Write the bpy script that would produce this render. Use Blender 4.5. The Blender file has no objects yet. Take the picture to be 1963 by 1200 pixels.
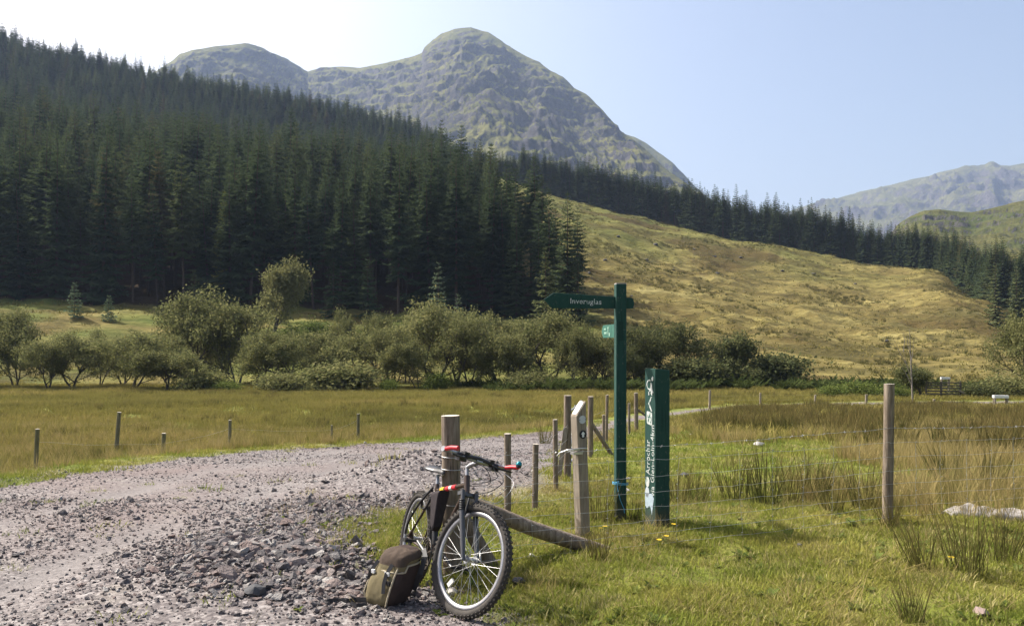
import bpy, bmesh, math, random
import numpy as np
from mathutils import Vector, Matrix, Euler
R = math.radians
sc = bpy.context.scene
COL = sc.collection

# ------------------------------------------------------------------ camera, sky, sun, exposure
FPX, CX, HY, CZ, IW, IH = 1511.0, 981.5, 655.0, 1.6, 1963.0, 1200.0
cam = bpy.data.cameras.new('camera'); cam_o = bpy.data.objects.new('camera', cam); COL.objects.link(cam_o)
cam_o.location = (0, 0, CZ); cam_o.rotation_euler = (R(90), 0, 0)
cam.sensor_width = 36.0; cam.lens = FPX / IW * 36.0; cam.shift_y = (HY - IH / 2) / IW
cam.clip_start = 0.05; cam.clip_end = 20000
sc.camera = cam_o
SUN_AZ, SUN_EL = 62.0, 47.0            # degrees left of the view direction, above the horizon
sun_dir = Vector((-math.sin(R(SUN_AZ)) * math.cos(R(SUN_EL)), math.cos(R(SUN_AZ)) * math.cos(R(SUN_EL)), math.sin(R(SUN_EL))))
w = bpy.data.worlds.new('World'); sc.world = w; w.use_nodes = True
nt = w.node_tree; nt.nodes.clear()
sky = nt.nodes.new('ShaderNodeTexSky'); sky.sky_type = 'NISHITA'; sky.sun_disc = False
sky.sun_elevation = R(SUN_EL); sky.sun_rotation = R(-SUN_AZ)
sky.air_density = 1.0; sky.dust_density = 6.0; sky.ozone_density = 0.3; sky.altitude = 50
bg = nt.nodes.new('ShaderNodeBackground'); bg.inputs['Strength'].default_value = 0.118
wo = nt.nodes.new('ShaderNodeOutputWorld')
nt.links.new(sky.outputs[0], bg.inputs[0]); nt.links.new(bg.outputs[0], wo.inputs[0])
sl = bpy.data.lights.new('sun', 'SUN'); sl.energy = 5.0; sl.angle = R(0.53); sl.color = (1.0, 0.95, 0.87)
so = bpy.data.objects.new('sun', sl); COL.objects.link(so); so.rotation_euler = (-sun_dir).to_track_quat('-Z', 'Y').to_euler()
sc.view_settings.view_transform = 'Standard'; sc.view_settings.look = 'None'
sc.view_settings.gamma = 1.0; sc.view_settings.use_curve_mapping = False; sc.view_settings.exposure = 0.92
sc.render.engine = 'CYCLES'
sc.cycles.max_bounces = 6; sc.cycles.diffuse_bounces = 3; sc.cycles.glossy_bounces = 2
sc.cycles.transmission_bounces = 4; sc.cycles.volume_bounces = 1; sc.cycles.transparent_max_bounces = 8
sc.cycles.use_denoising = True

rng = np.random.default_rng(11)
random.seed(5)

# ------------------------------------------------------------------ helpers
def tag(o, label=None, cat=None, group=None, kind=None):
    if label: o['label'] = label
    if cat: o['category'] = cat
    if group: o['group'] = group
    if kind: o['kind'] = kind
    return o
def link(name, data, parent=None):
    o = bpy.data.objects.new(name, data); COL.objects.link(o)
    if parent is not None: o.parent = parent
    return o
def empty(name, loc=(0, 0, 0), rot=(0, 0, 0), label=None, cat=None, group=None):
    o = link(name, None); o.location = loc; o.rotation_euler = rot; o.empty_display_size = 0.1
    return tag(o, label, cat, group)
def big_mesh(name, V, Fc, mats=(), smooth=False, attrs=None, mi=None):
    """V (n,3), Fc (m,3|4) numpy -> mesh"""
    V = np.asarray(V, dtype=np.float32); Fc = np.asarray(Fc, dtype=np.int32)
    me = bpy.data.meshes.new(name); k = Fc.shape[1]
    me.vertices.add(len(V)); me.vertices.foreach_set('co', V.ravel())
    me.loops.add(Fc.size); me.loops.foreach_set('vertex_index', Fc.ravel())
    me.polygons.add(len(Fc)); me.polygons.foreach_set('loop_start', np.arange(0, Fc.size, k, dtype=np.int32))
    me.polygons.foreach_set('loop_total', np.full(len(Fc), k, dtype=np.int32))
    if smooth: me.polygons.foreach_set('use_smooth', np.ones(len(Fc), dtype=bool))
    if mi is not None: me.polygons.foreach_set('material_index', np.asarray(mi, dtype=np.int32))
    for m in mats: me.materials.append(m)
    for an, av in (attrs or {}).items():
        a = me.attributes.new(an, 'FLOAT', 'POINT'); a.data.foreach_set('value', np.asarray(av, dtype=np.float32))
    me.update(calc_edges=True); me.validate()
    return me
class MB:
    """collects shapes into one mesh"""
    def __init__(s): s.v = []; s.f = []; s.m = []; s.sm = []
    def add(s, verts, faces, mi=0, smooth=False):
        o = len(s.v); s.v.extend([tuple(p) for p in verts])
        for f in faces: s.f.append([i + o for i in f]); s.m.append(mi); s.sm.append(smooth)
    def box(s, c, size, rot=None, mi=0):
        hx, hy, hz = size[0] / 2, size[1] / 2, size[2] / 2
        P = [Vector((x * hx, y * hy, z * hz)) for x in (-1, 1) for y in (-1, 1) for z in (-1, 1)]
        if rot is not None: P = [rot @ p for p in P]
        s.add([p + Vector(c) for p in P], [(0, 1, 3, 2), (4, 6, 7, 5), (0, 4, 5, 1), (2, 3, 7, 6), (0, 2, 6, 4), (1, 5, 7, 3)], mi)
    def tube(s, path, rad, n=8, mi=0, cap=True, smooth=True):
        path = [Vector(p) for p in path]; k = len(path)
        if not hasattr(rad, '__len__'): rad = [rad] * k
        t0 = (path[1] - path[0]).normalized(); u = t0.orthogonal().normalized(); vs = []
        for i in range(k):
            t = (path[min(i + 1, k - 1)] - path[max(i - 1, 0)]).normalized()
            u = (u - t * u.dot(t))
            u = u.normalized() if u.length > 1e-6 else t.orthogonal().normalized()
            b = t.cross(u)
            for j in range(n):
                a = 2 * math.pi * j / n; vs.append(path[i] + (u * math.cos(a) + b * math.sin(a)) * rad[i])
        fs = [(i * n + j, i * n + (j + 1) % n, (i + 1) * n + (j + 1) % n, (i + 1) * n + j) for i in range(k - 1) for j in range(n)]
        s.add(vs, fs, mi, smooth)
        if cap:
            s.add(vs[:n], [tuple(range(n - 1, -1, -1))], mi); s.add(vs[-n:], [tuple(range(n))], mi)
    def torus(s, c, axis, R0, r, n=48, m=8, mi=0, sx=1.0):
        axis = Vector(axis).normalized(); u = axis.orthogonal().normalized(); b = axis.cross(u); c = Vector(c); vs = []
        for i in range(n):
            a = 2 * math.pi * i / n; d = u * math.cos(a) + b * math.sin(a)
            for j in range(m):
                q = 2 * math.pi * j / m; vs.append(c + d * (R0 + r * math.cos(q)) + axis * (r * sx * math.sin(q)))
        s.add(vs, [(i * m + j, ((i + 1) % n) * m + j, ((i + 1) % n) * m + (j + 1) % m, i * m + (j + 1) % m) for i in range(n) for j in range(m)], mi, True)
    def xf(s, M): s.v = [tuple(M @ Vector(p)) for p in s.v]; return s
    def mesh(s, name, mats):
        me = bpy.data.meshes.new(name); me.from_pydata(s.v, [], s.f)
        for m in (mats if isinstance(mats, (list, tuple)) else [mats]): me.materials.append(m)
        me.polygons.foreach_set('material_index', s.m); me.polygons.foreach_set('use_smooth', s.sm); me.update()
        return me
    def obj(s, name, mats, parent=None): return link(name, s.mesh(name, mats), parent)

# gradient noise ------------------------------------------------------------
_perm = rng.permutation(256); _perm = np.concatenate([_perm, _perm, _perm])
_ga = rng.uniform(0, 2 * np.pi, 256); _gx, _gy = np.cos(_ga), np.sin(_ga)
def pn(x, y, s=0):
    x = np.asarray(x, float) + s * 17.31; y = np.asarray(y, float) + s * 9.77
    xi = np.floor(x).astype(int); yi = np.floor(y).astype(int); xf = x - xi; yf = y - yi
    xi &= 255; yi &= 255
    def g(a, b, dx, dy):
        h = _perm[_perm[(xi + a) & 255] + ((yi + b) & 255)]
        return _gx[h] * dx + _gy[h] * dy
    u = xf * xf * xf * (xf * (xf * 6 - 15) + 10); v = yf * yf * yf * (yf * (yf * 6 - 15) + 10)
    a = g(0, 0, xf, yf) * (1 - u) + g(1, 0, xf - 1, yf) * u
    b = g(0, 1, xf, yf - 1) * (1 - u) + g(1, 1, xf - 1, yf - 1) * u
    return (a * (1 - v) + b * v) * 1.5
def fbm(x, y, octv=4, s=0, gain=0.5, lac=2.03):
    t = 0; a = 1; f = 1
    for i in range(octv): t = t + a * pn(x * f, y * f, s + i * 3); a *= gain; f *= lac
    return t
def ridged(x, y, octv=4, s=0, gain=0.5):
    t = 0; a = 1; f = 1
    for i in range(octv): t = t + a * (1 - 2 * np.abs(pn(x * f, y * f, s + i * 5))); a *= gain; f *= 2.1
    return t
def sstep(a, b, x): t = np.clip((x - a) / (b - a), 0, 1); return t * t * (3 - 2 * t)

# materials -----------------------------------------------------------------
class N:
    def __init__(s, name):
        s.m = bpy.data.materials.new(name); s.m.use_nodes = True; s.t = s.m.node_tree; s.t.nodes.clear()
        s.out = s.n('ShaderNodeOutputMaterial')
    def n(s, typ, **kw):
        o = s.t.nodes.new(typ)
        for k, v in kw.items(): setattr(o, k, v)
        return o
    def l(s, a, b): s.t.links.new(a, b)
    def pos(s): return s.n('ShaderNodeNewGeometry').outputs['Position']
    def objc(s): return s.n('ShaderNodeTexCoord').outputs['Object']
    def mapping(s, vec, scale):
        m = s.n('ShaderNodeMapping'); m.inputs['Scale'].default_value = scale; s.l(vec, m.inputs['Vector']); return m.outputs[0]
    def noise(s, vec, scale, detail=4, rough=0.55, dist=0.0):
        o = s.n('ShaderNodeTexNoise'); o.inputs['Scale'].default_value = scale; o.inputs['Detail'].default_value = detail
        o.inputs['Roughness'].default_value = rough; o.inputs['Distortion'].default_value = dist
        s.l(vec, o.inputs['Vector']); return o.outputs['Fac']
    def ramp(s, fac, stops, interp='LINEAR'):
        o = s.n('ShaderNodeValToRGB'); e = o.color_ramp.elements; o.color_ramp.interpolation = interp
        while len(e) < len(stops): e.new(0.5)
        for i, (p, c) in enumerate(stops):
            e[i].position = p; e[i].color = (c[0], c[1], c[2], 1) if hasattr(c, '__len__') else (c, c, c, 1)
        s.l(fac, o.inputs['Fac']); return o.outputs['Color']
    def mix(s, fac, a, b, mode='MIX'):
        o = s.n('ShaderNodeMix', data_type='RGBA', blend_type=mode)
        for sock, v in ((o.inputs[0], fac), (o.inputs[6], a), (o.inputs[7], b)): s.put(sock, v)
        return o.outputs[2]
    def put(s, sock, v):
        if isinstance(v, bpy.types.NodeSocket): s.l(v, sock)
        elif hasattr(v, '__len__') and len(v) == 3 and sock.type == 'RGBA': sock.default_value = (*v, 1)
        else: sock.default_value = v
    def math(s, op, a, b=0.0, clamp=False):
        o = s.n('ShaderNodeMath', operation=op, use_clamp=clamp); s.put(o.inputs[0], a); s.put(o.inputs[1], b); return o.outputs[0]
    def attr(s, name, typ='GEOMETRY'):
        o = s.n('ShaderNodeAttribute', attribute_name=name, attribute_type=typ); return o.outputs['Fac']
    def rnd(s): return s.n('ShaderNodeObjectInfo').outputs['Random']
    def bump(s, h, strength=0.5, dist=0.02):
        o = s.n('ShaderNodeBump'); o.inputs['Strength'].default_value = strength; o.inputs['Distance'].default_value = dist
        s.l(h, o.inputs['Height']); return o.outputs['Normal']
    def principled(s, col, rough=0.8, metal=0.0, normal=None, spec=0.3):
        o = s.n('ShaderNodeBsdfPrincipled'); s.put(o.inputs['Base Color'], col); s.put(o.inputs['Roughness'], rough)
        o.inputs['Metallic'].default_value = metal; o.inputs['Specular IOR Level'].default_value = spec
        if normal is not None: s.l(normal, o.inputs['Normal'])
        s.l(o.outputs[0], s.out.inputs['Surface']); return s.m
    def foliage(s, col, trans=0.3, tcol=None, normal=None):
        d = s.n('ShaderNodeBsdfDiffuse'); t = s.n('ShaderNodeBsdfTranslucent'); mx = s.n('ShaderNodeMixShader')
        s.put(d.inputs['Color'], col); s.put(t.inputs['Color'], tcol if tcol is not None else col); mx.inputs[0].default_value = trans
        if normal is not None: s.l(normal, d.inputs['Normal'])
        s.l(d.outputs[0], mx.inputs[1]); s.l(t.outputs[0], mx.inputs[2]); s.l(mx.outputs[0], s.out.inputs['Surface']); return s.m
def plain(name, col, rough=0.6, metal=0.0, var=0.25, scale=20.0, spec=0.3, bump=0.0):
    a = N(name); nz = a.noise(a.objc(), scale, 5, 0.6)
    c = a.mix(nz, tuple(x * (1 - var) for x in col), tuple(min(1, x * (1 + var)) for x in col))
    return a.principled(c, rough, metal, a.bump(nz, bump, 0.005) if bump else None, spec)
def wood(name, c1, c2, c3, grain=(14, 14, 1.6)):
    a = N(name); oc = a.objc(); r = a.rnd()
    off = a.n('ShaderNodeVectorMath', operation='ADD'); a.l(oc, off.inputs[0])
    cmb = a.n('ShaderNodeCombineXYZ'); a.l(a.math('MULTIPLY', r, 37.0), cmb.inputs[2]); a.l(cmb.outputs[0], off.inputs[1])
    g = a.noise(a.mapping(off.outputs[0], grain), 3.0, 6, 0.65, 0.4); b = a.noise(off.outputs[0], 3.0, 4)
    crack = a.noise(a.mapping(off.outputs[0], (45, 45, 1.2)), 2.0, 3, 0.5)
    c = a.ramp(g, [(0.30, c1), (0.52, c2), (0.72, c3)])
    c = a.mix(a.ramp(b, [(0.45, 0.0), (0.7, 0.55)]), c, c1)
    c = a.mix(a.ramp(crack, [(0.30, 0.85), (0.38, 0.0)]), c, tuple(x * 0.3 for x in c1))
    h = a.math('SUBTRACT', g, a.ramp(crack, [(0.30, 1.0), (0.38, 0.0)]))
    return a.principled(c, 0.9, 0.0, a.bump(h, 0.7, 0.006), 0.15)
# ------------------------------------------------------------------ terrain
def seg_dist(x, y, pts):
    d = np.full(np.shape(x), 1e9)
    for (ax, ay), (bx, by) in zip(pts[:-1], pts[1:]):
        vx, vy = bx - ax, by - ay; L = vx * vx + vy * vy
        t = np.clip(((x - ax) * vx + (y - ay) * vy) / L, 0, 1)
        d = np.minimum(d, np.hypot(x - ax - t * vx, y - ay - t * vy))
    return d
LEFT = [(-7.5, -12), (-7, 0), (-6.5, 5), (-6.04, 9.3), (-5.8, 12.3), (-5.0, 15.0), (-3.1, 16.9), (-.43, 20.4), (1.2, 23.6), (6.2, 36), (10.7, 44), (13.5, 47), (22, 49.6), (44, 52)]
RIGHT = [(0.6, -12), (0.25, 3.0), (-.06, 4.44), (-.32, 4.74), (-.76, 5.2), (-1.07, 5.56), (-1.46, 6.12), (-1.3, 7.0), (-.69, 7.93), (.12, 9.6), (.62, 11.96), (1.05, 15.1), (2.36, 21.1), (4.9, 31.2), (10.4, 42.2), (13.5, 45), (22, 47.6), (44, 50)]
def xl(y): return np.interp(y, [p[1] for p in LEFT], [p[0] for p in LEFT])
def xr(y): return np.interp(y, [p[1] for p in RIGHT], [p[0] for p in RIGHT])
def track_sd(x, y):
    """positive inside the gravel"""
    inside = (x > xl(y)) & (x < xr(y)) & (y < 60)
    d = np.minimum(seg_dist(x, y, LEFT), seg_dist(x, y, RIGHT))
    return np.where(inside, d, -d)
def rut_at(x, y):
    """the two wheel lines worn into the gravel"""
    d = x - xl(y) + 0.25 * fbm(x / 3, y / 3, 2, 15); k = np.where(y < 15, 1.0, .8)
    return (np.exp(-((d - 1.75 * k) / .26) ** 2) + np.exp(-((d - 3.35 * k) / .28) ** 2)) * (.55 + .6 * fbm(x, y / 2, 2, 19)) * (y < 45)
COLS = {
 -700: [(50, -2.3), (67, -2.3), (80, -2.6), (90, 0), (105, 6), (120, 9), (200, 52), (300, 108), (420, 175), (500, 190), (700, 180)],
 0: [(50, -2.3), (67, -2.3), (78, -2.6), (86, -1.2), (105, 5), (120, 7.6), (135, 11), (200, 37), (250, 55), (330, 84), (390, 124), (425, 154), (480, 159), (700, 130)],
 300: [(50, -2.3), (67, -2.3), (78, -2.6), (86, -1.4), (105, 4), (120, 6.6), (135, 10), (200, 33), (250, 48), (330, 70), (395, 108), (435, 138), (500, 140), (700, 105)],
 590: [(50, -2.3), (67, -2.3), (78, -2.7), (88, -1.4), (105, 2.6), (122, 5.2), (137, 9), (200, 29), (250, 43), (330, 61), (400, 92), (450, 128), (520, 130), (700, 100)],
 860: [(50, -2.3), (67, -2.4), (78, -2.8), (90, -1.4), (108, 2.4), (126, 5.0), (140, 9), (200, 26), (250, 38), (330, 58), (400, 82), (465, 109), (520, 108), (700, 85)],
 905: [(50, -2.3), (67, -2.4), (78, -2.8), (90, -1.4), (108, 2.4), (126, 5.0), (140, 9), (200, 27), (250, 42), (300, 60), (380, 84.6), (400, 85), (470, 90), (700, 78)],
 1000: [(50, -2.3), (67, -2.4), (78, -2.8), (90, -1.4), (108, 2.2), (128, 5.0), (142, 9), (200, 28), (300, 57), (365, 74), (385, 73), (470, 72), (700, 66)],
 1120: [(50, -2.3), (67, -2.4), (78, -2.8), (92, -1.5), (110, 1.8), (130, 5.0), (160, 12), (250, 39), (350, 63), (370, 62), (450, 60), (700, 58)],
 1300: [(50, -2.3), (67, -2.4), (80, -2.7), (92, -1.8), (112, 1.2), (150, 8), (220, 22.5), (300, 43), (330, 50.3), (350, 49), (420, 46), (700, 40)],
 1500: [(50, -2.3), (67, -2.4), (84, -2.7), (100, -1.2), (150, 4.5), (220, 17), (280, 34), (300, 38), (318, 36.5), (400, 31), (700, 25)],
 1700: [(50, -2.3), (67, -2.4), (90, -2.6), (110, -1.4), (150, 3), (210, 13), (265, 26.5), (280, 28.5), (298, 27), (400, 15), (700, 12)],
 1800: [(50, -2.3), (67, -2.4), (90, -2.6), (110, -1.5), (150, 2.8), (200, 12), (245, 24), (260, 25.7), (275, 24), (350, 11), (700, 9)],
 1900: [(50, -2.3), (67, -2.4), (90, -2.6), (120, -1.2), (150, 1.5), (185, 9.5), (200, 11.5), (215, 10), (300, 6), (700, 7)],
 2000: [(50, -2.3), (67, -2.4), (90, -2.6), (120, -1.4), (150, 0), (200, 4), (300, 5), (700, 6)],
 2700: [(50, -2.3), (67, -2.4), (90, -2.6), (120, -1.4), (200, 2), (300, 4), (700, 6)]}
_LY = np.linspace(math.log(45), math.log(700), 260); _PXS = np.linspace(-700, 2700, 341)
def _build_table():
    ks = sorted(COLS); rows = np.array([np.interp(np.exp(_LY), [p[0] for p in COLS[k]], [p[1] for p in COLS[k]]) for k in ks])
    ker = np.exp(-0.5 * (np.arange(-6, 7) / 2.2) ** 2); ker /= ker.sum()
    rows = np.array([np.convolve(np.pad(r, 6, mode='edge'), ker, 'valid') for r in rows])
    T = np.array([np.interp(_PXS, ks, rows[:, j]) for j in range(len(_LY))]).T
    ker = np.exp(-0.5 * (np.arange(-6, 7) / 2.5) ** 2); ker /= ker.sum()
    return np.array([np.convolve(np.pad(T[:, j], 6, mode='edge'), ker, 'valid') for j in range(len(_LY))]).T
TAB = _build_table()
def table(x, y):
    px = np.clip(CX + FPX * x / np.maximum(y, 1), -699, 2699); ly = np.clip(np.log(np.maximum(y, 46)), _LY[0], _LY[-1] - 1e-6)
    a = (px + 700) / 10.0; i = np.clip(a.astype(int), 0, 339); a = a - i
    b = (ly - _LY[0]) / (_LY[1] - _LY[0]); j = np.clip(b.astype(int), 0, 258); b = b - j
    return (TAB[i, j] * (1 - a) + TAB[i + 1, j] * a) * (1 - b) + (TAB[i, j + 1] * (1 - a) + TAB[i + 1, j + 1] * a) * b
def H(x, y):
    x = np.asarray(x, float); y = np.asarray(y, float); x, y = np.broadcast_arrays(x, y)
    base = np.interp(y, [-20, 7, 11, 16, 26, 45, 67], [0, 0, -.22, -.55, -1.25, -2.2, -2.4])
    de = np.where(x < xl(y), 1, -1) * seg_dist(x, y, LEFT)
    drop = sstep(0.5, 4.5, de)
    zn = base * (1 - drop) + np.minimum(base, -2.25 + 0.25 * fbm(x / 9, y / 9, 2, 4)) * drop
    zn = zn + 0.42 * np.exp(-(((x + 0.95) / 1.15) ** 2 + ((y - 9.6) / 0.75) ** 2))            # heap of gravel beside the track
    zn = zn + 0.10 * np.exp(-(((x + 1.75) / 0.7) ** 2 + ((y - 5.75) / 0.75) ** 2))            # low spill of broken stone
    zn = zn - 0.15 * np.exp(-(((x + 0.76) / .42) ** 2 + ((y - 5.58) / .42) ** 2))            # hollow beside the strainer post
    td = track_sd(x, y)
    zn = zn + np.where(td > 0, 0.012, 0.035) * fbm(x * 1.3, y * 1.3, 3, 8) + 0.03 * sstep(0.0, -0.5, td)
    zn = zn - 0.03 * np.clip(rut_at(x, y), 0, 1)
    zf = table(x, y)
    hill = sstep(85, 140, y)
    amp = 0.25 * (1 - hill) + 1.1 * hill
    zf = zf + amp * fbm(x / 22, y / 22, 4, 12) + hill * 0.60 * ridged(x / 9 + y / 30, y / 14, 4, 21, .6) - 0.3 * hill
    k = sstep(50, 72, y)
    return zn * (1 - k) + zf * k
def hz(x, y): return float(H(np.array([x]), np.array([y]))[0])
def P3(px, py, y): return Vector(((px - CX) / FPX * y, y, CZ + (HY - py) / FPX * y))
def hit(px, py, y0=3.0, y1=690.0):
    """where the sight line through a pixel of the photograph first meets the ground"""
    ys = np.exp(np.linspace(math.log(y0), math.log(y1), 1600)); xs = (px - CX) / FPX * ys
    d = CZ + (HY - py) / FPX * ys - H(xs, ys)
    i = int(np.argmax(d <= 0)) if (d <= 0).any() else len(ys) - 1
    return Vector((float(xs[i]), float(ys[i]), hz(xs[i], ys[i])))
def on(px, y): x = (px - CX) / FPX * y; return Vector((x, y, hz(x, y)))
# forest masks (world metres)
def forest_edge_x(y): return np.interp(y, [118, 132, 165, 250, 400, 480], [13.5, 12.5, 2.0, -14.0, -33, -40])
def forest_front(x, y):
    px = CX + FPX * x / y
    return np.interp(px, [-700, 0, 330, 600, 900, 1130], [119, 120, 123, 125, 130, 131])
CREST = [(860, 372), (905, 380), (1000, 366), (1120, 351), (1300, 331), (1500, 301), (1700, 281), (1800, 261), (1900, 201), (1960, 190), (2300, 185)]
def crest_y(px): return np.interp(px, [c[0] for c in CREST], [c[1] for c in CREST])
def in_forest(x, y):
    px = CX + FPX * x / np.maximum(y, 1)
    return (y > forest_front(x, y)) & (x < forest_edge_x(y)) & (px < 1135)

# materials of the ground ----------------------------------------------------
def grass_colour(a, p, dry=0.0, fine=None):
    """patchy grass colour from world position: lush green, olive, straw"""
    big = a.noise(p, 0.16, 3, 0.5); mid = a.noise(p, 0.9, 4, 0.6)
    c = a.ramp(mid, [(0.28, (0.115, 0.175, 0.024)), (0.48, (0.225, 0.255, 0.040)), (0.62, (0.30, 0.285, 0.062)), (0.76, (0.38, 0.315, 0.12))])
    lush = a.ramp(big, [(0.40, 0.42), (0.56, 0.0)])
    return a.mix(lush, c, (0.125, 0.205, 0.026))
def m_ground():
    a = N('meadow_soil'); p = a.pos(); c = grass_colour(a, p); f = a.noise(p, 24, 5, 0.7)
    c = a.mix(a.ramp(f, [(0.35, 0.75), (0.62, 0.1)]), c, (0.075, 0.060, 0.030))
    g = a.attr('grav'); st = a.noise(p, 40, 4, 0.7)
    gc = a.ramp(st, [(0.3, (0.10, 0.088, 0.08)), (0.5, (0.22, 0.19, 0.175)), (0.7, (0.34, 0.30, 0.27))])
    c = a.mix(g, c, gc)
    return a.principled(c, 0.95, 0, a.bump(a.noise(p, 18, 6, 0.75), 0.8, 0.05), 0.1)
def m_gravel():
    a = N('gravel'); p = a.pos()
    v = a.n('ShaderNodeTexVoronoi'); v.inputs['Scale'].default_value = 42.0; a.l(p, v.inputs['Vector'])
    v2 = a.n('ShaderNodeTexVoronoi'); v2.inputs['Scale'].default_value = 95.0; a.l(p, v2.inputs['Vector'])
    sep = a.n('ShaderNodeSeparateColor'); a.l(v.outputs['Color'], sep.inputs[0])
    stone = a.ramp(sep.outputs[0], [(0.1, (0.075, 0.068, 0.068)), (0.45, (0.140, 0.124, 0.120)), (0.7, (0.195, 0.172, 0.163)), (0.95, (0.30, 0.275, 0.26))])
    big = a.noise(p, 0.33, 3, 0.55); mid = a.noise(p, 1.7, 4, 0.6)
    c = a.mix(a.ramp(big, [(0.46, 0.0), (0.66, 0.6)]), stone, (0.150, 0.108, 0.098))       # reddish fines
    c = a.mix(a.ramp(mid, [(0.58, 0.0), (0.74, 0.6)]), c, (0.24, 0.215, 0.18))              # pale dust
    c = a.mix(a.ramp(a.noise(p, 11, 5, 0.7), [(0.3, 0.6), (0.6, 0.0)]), c, (0.11, 0.09, 0.085))
    c = a.mix(a.math('MULTIPLY', a.attr('rut'), 0.8, True), c, a.ramp(a.noise(p, 30, 5, .7), [(.35, (.125, .113, .107)), (.65, (.225, .205, .195))]))
    h = a.math('ADD', a.math('SUBTRACT', 0.6, v.outputs['Distance']), a.math('MULTIPLY', a.math('SUBTRACT', 0.6, v2.outputs['Distance']), 0.4))
    return a.principled(c, 0.92, 0, a.bump(h, 0.35, 0.008), 0.2)
def m_hill():
    a = N('hill_grass'); p = a.pos()
    pm = a.mapping(p, (0.35, 1.0, 1.0))
    big = a.noise(p, 0.022, 4, 0.55, 0.6); mid = a.noise(pm, 0.16, 5, 0.65, 0.4); fine = a.noise(pm, 0.9, 5, 0.7)
    gold = a.ramp(mid, [(0.32, (0.075, 0.060, 0.021)), (0.45, (0.150, 0.118, 0.040)), (0.57, (0.215, 0.176, 0.060)), (0.70, (0.30, 0.255, 0.10))])
    green = a.ramp(mid, [(0.30, (0.085, 0.095, 0.025)), (0.7, (0.175, 0.180, 0.048))])
    hgt = a.n('ShaderNodeSeparateXYZ'); a.l(p, hgt.inputs[0])
    up = a.ramp(a.math('ADD', a.math('MULTIPLY', hgt.outputs[2], 0.011), big), [(0.72, 0.0), (1.0, 0.85)])
    c = a.mix(up, gold, green)
    c = a.mix(a.ramp(big, [(0.40, 0.9), (0.47, 0.0)]), c, (0.085, 0.062, 0.022))            # brown rushes
    m2 = a.noise(a.mapping(p, (0.5, 1.0, 1.0)), 0.065, 5, 0.65, 1.2)
    c = a.mix(a.ramp(m2, [(0.40, 0.75), (0.47, 0.0)]), c, (0.082, 0.070, 0.024))             # darker heathy streaks
    c = a.mix(a.ramp(fine, [(0.32, 0.55), (0.52, 0.0)]), c, (0.07, 0.062, 0.022))
    c = a.mix(a.attr('bank'), c, a.ramp(mid, [(0.35, (0.070, 0.092, 0.022)), (0.65, (0.150, 0.158, 0.040))]))
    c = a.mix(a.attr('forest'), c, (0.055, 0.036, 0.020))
    return a.principled(c, 0.95, 0, a.bump(a.math('ADD', fine, a.math('MULTIPLY', mid, 2.0)), 1.0, 0.8), 0.05)
MAT_GROUND, MAT_GRAVEL, MAT_HILL = m_ground(), m_gravel(), m_hill()

# one sheet from behind the camera to the far side of the wooded hill, cut into track, meadow and hillside
ys = np.concatenate([np.linspace(-9, 3.2, 24), np.arange(3.3, 14, 0.065), np.geomspace(14.05, 72, 190), np.geomspace(72.8, 690, 260)])
us = np.linspace(-1.12, 1.12, 561)
Yg, Ug = np.meshgrid(ys, us, indexing='ij'); Xg = Ug * (Yg + 10.0)
Zg = H(Xg, Yg)
TD = track_sd(Xg, Yg) + 0.28 * fbm(Xg * 1.1, Yg * 1.1, 4, 31)
GRAV = np.clip(0.5 + TD / 0.9 + 0.35 * fbm(Xg * 2, Yg * 2, 3, 37), 0, 1) * (Yg < 60)
isl = (np.exp(-(((Xg + 0.35) / 1.0) ** 2 + ((Yg - 9.3) / 1.1) ** 2)) * 0.9)
GRAV = np.clip(GRAV + isl, 0, 1)
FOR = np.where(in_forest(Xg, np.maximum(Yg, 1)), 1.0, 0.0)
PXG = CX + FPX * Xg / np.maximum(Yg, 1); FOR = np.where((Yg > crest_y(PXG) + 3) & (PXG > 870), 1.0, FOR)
BANK = np.clip(sstep(1190, 1110, PXG) * sstep(150, 132, Yg) * (.55 + .9 * fbm(Xg / 12, Yg / 8, 3, 63)), 0, 1)
RUT = rut_at(Xg, Yg)
nr, nc = Yg.shape
idx = np.arange(nr * nc).reshape(nr, nc)
Q = np.stack([idx[:-1, :-1], idx[:-1, 1:], idx[1:, 1:], idx[1:, :-1]], -1).reshape(-1, 4)
cT = ((TD[:-1, :-1] + TD[1:, 1:]) / 2 > 0).ravel(); cY = ((Yg[:-1, :-1] + Yg[1:, 1:]) / 2).ravel()
VV = np.stack([Xg, Yg, Zg], -1).reshape(-1, 3)
def cut(name, sel, mat):
    q = Q[sel]; used, inv = np.unique(q.ravel(), return_inverse=True)
    me = big_mesh(name, VV[used], inv.reshape(-1, 4), [mat], True, {'grav': GRAV.ravel()[used], 'forest': FOR.ravel()[used], 'bank': BANK.ravel()[used], 'rut': RUT.ravel()[used]})
    return tag(link(name, me), kind='structure')
track_o = cut('gravel_track', cT & (cY < 62), MAT_GRAVEL)
ground_o = cut('ground', ~(cT & (cY < 62)) & (cY < 74), MAT_GROUND)
hill_o = cut('hillside', ~(cT & (cY < 62)) & (cY >= 74), MAT_HILL)

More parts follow.
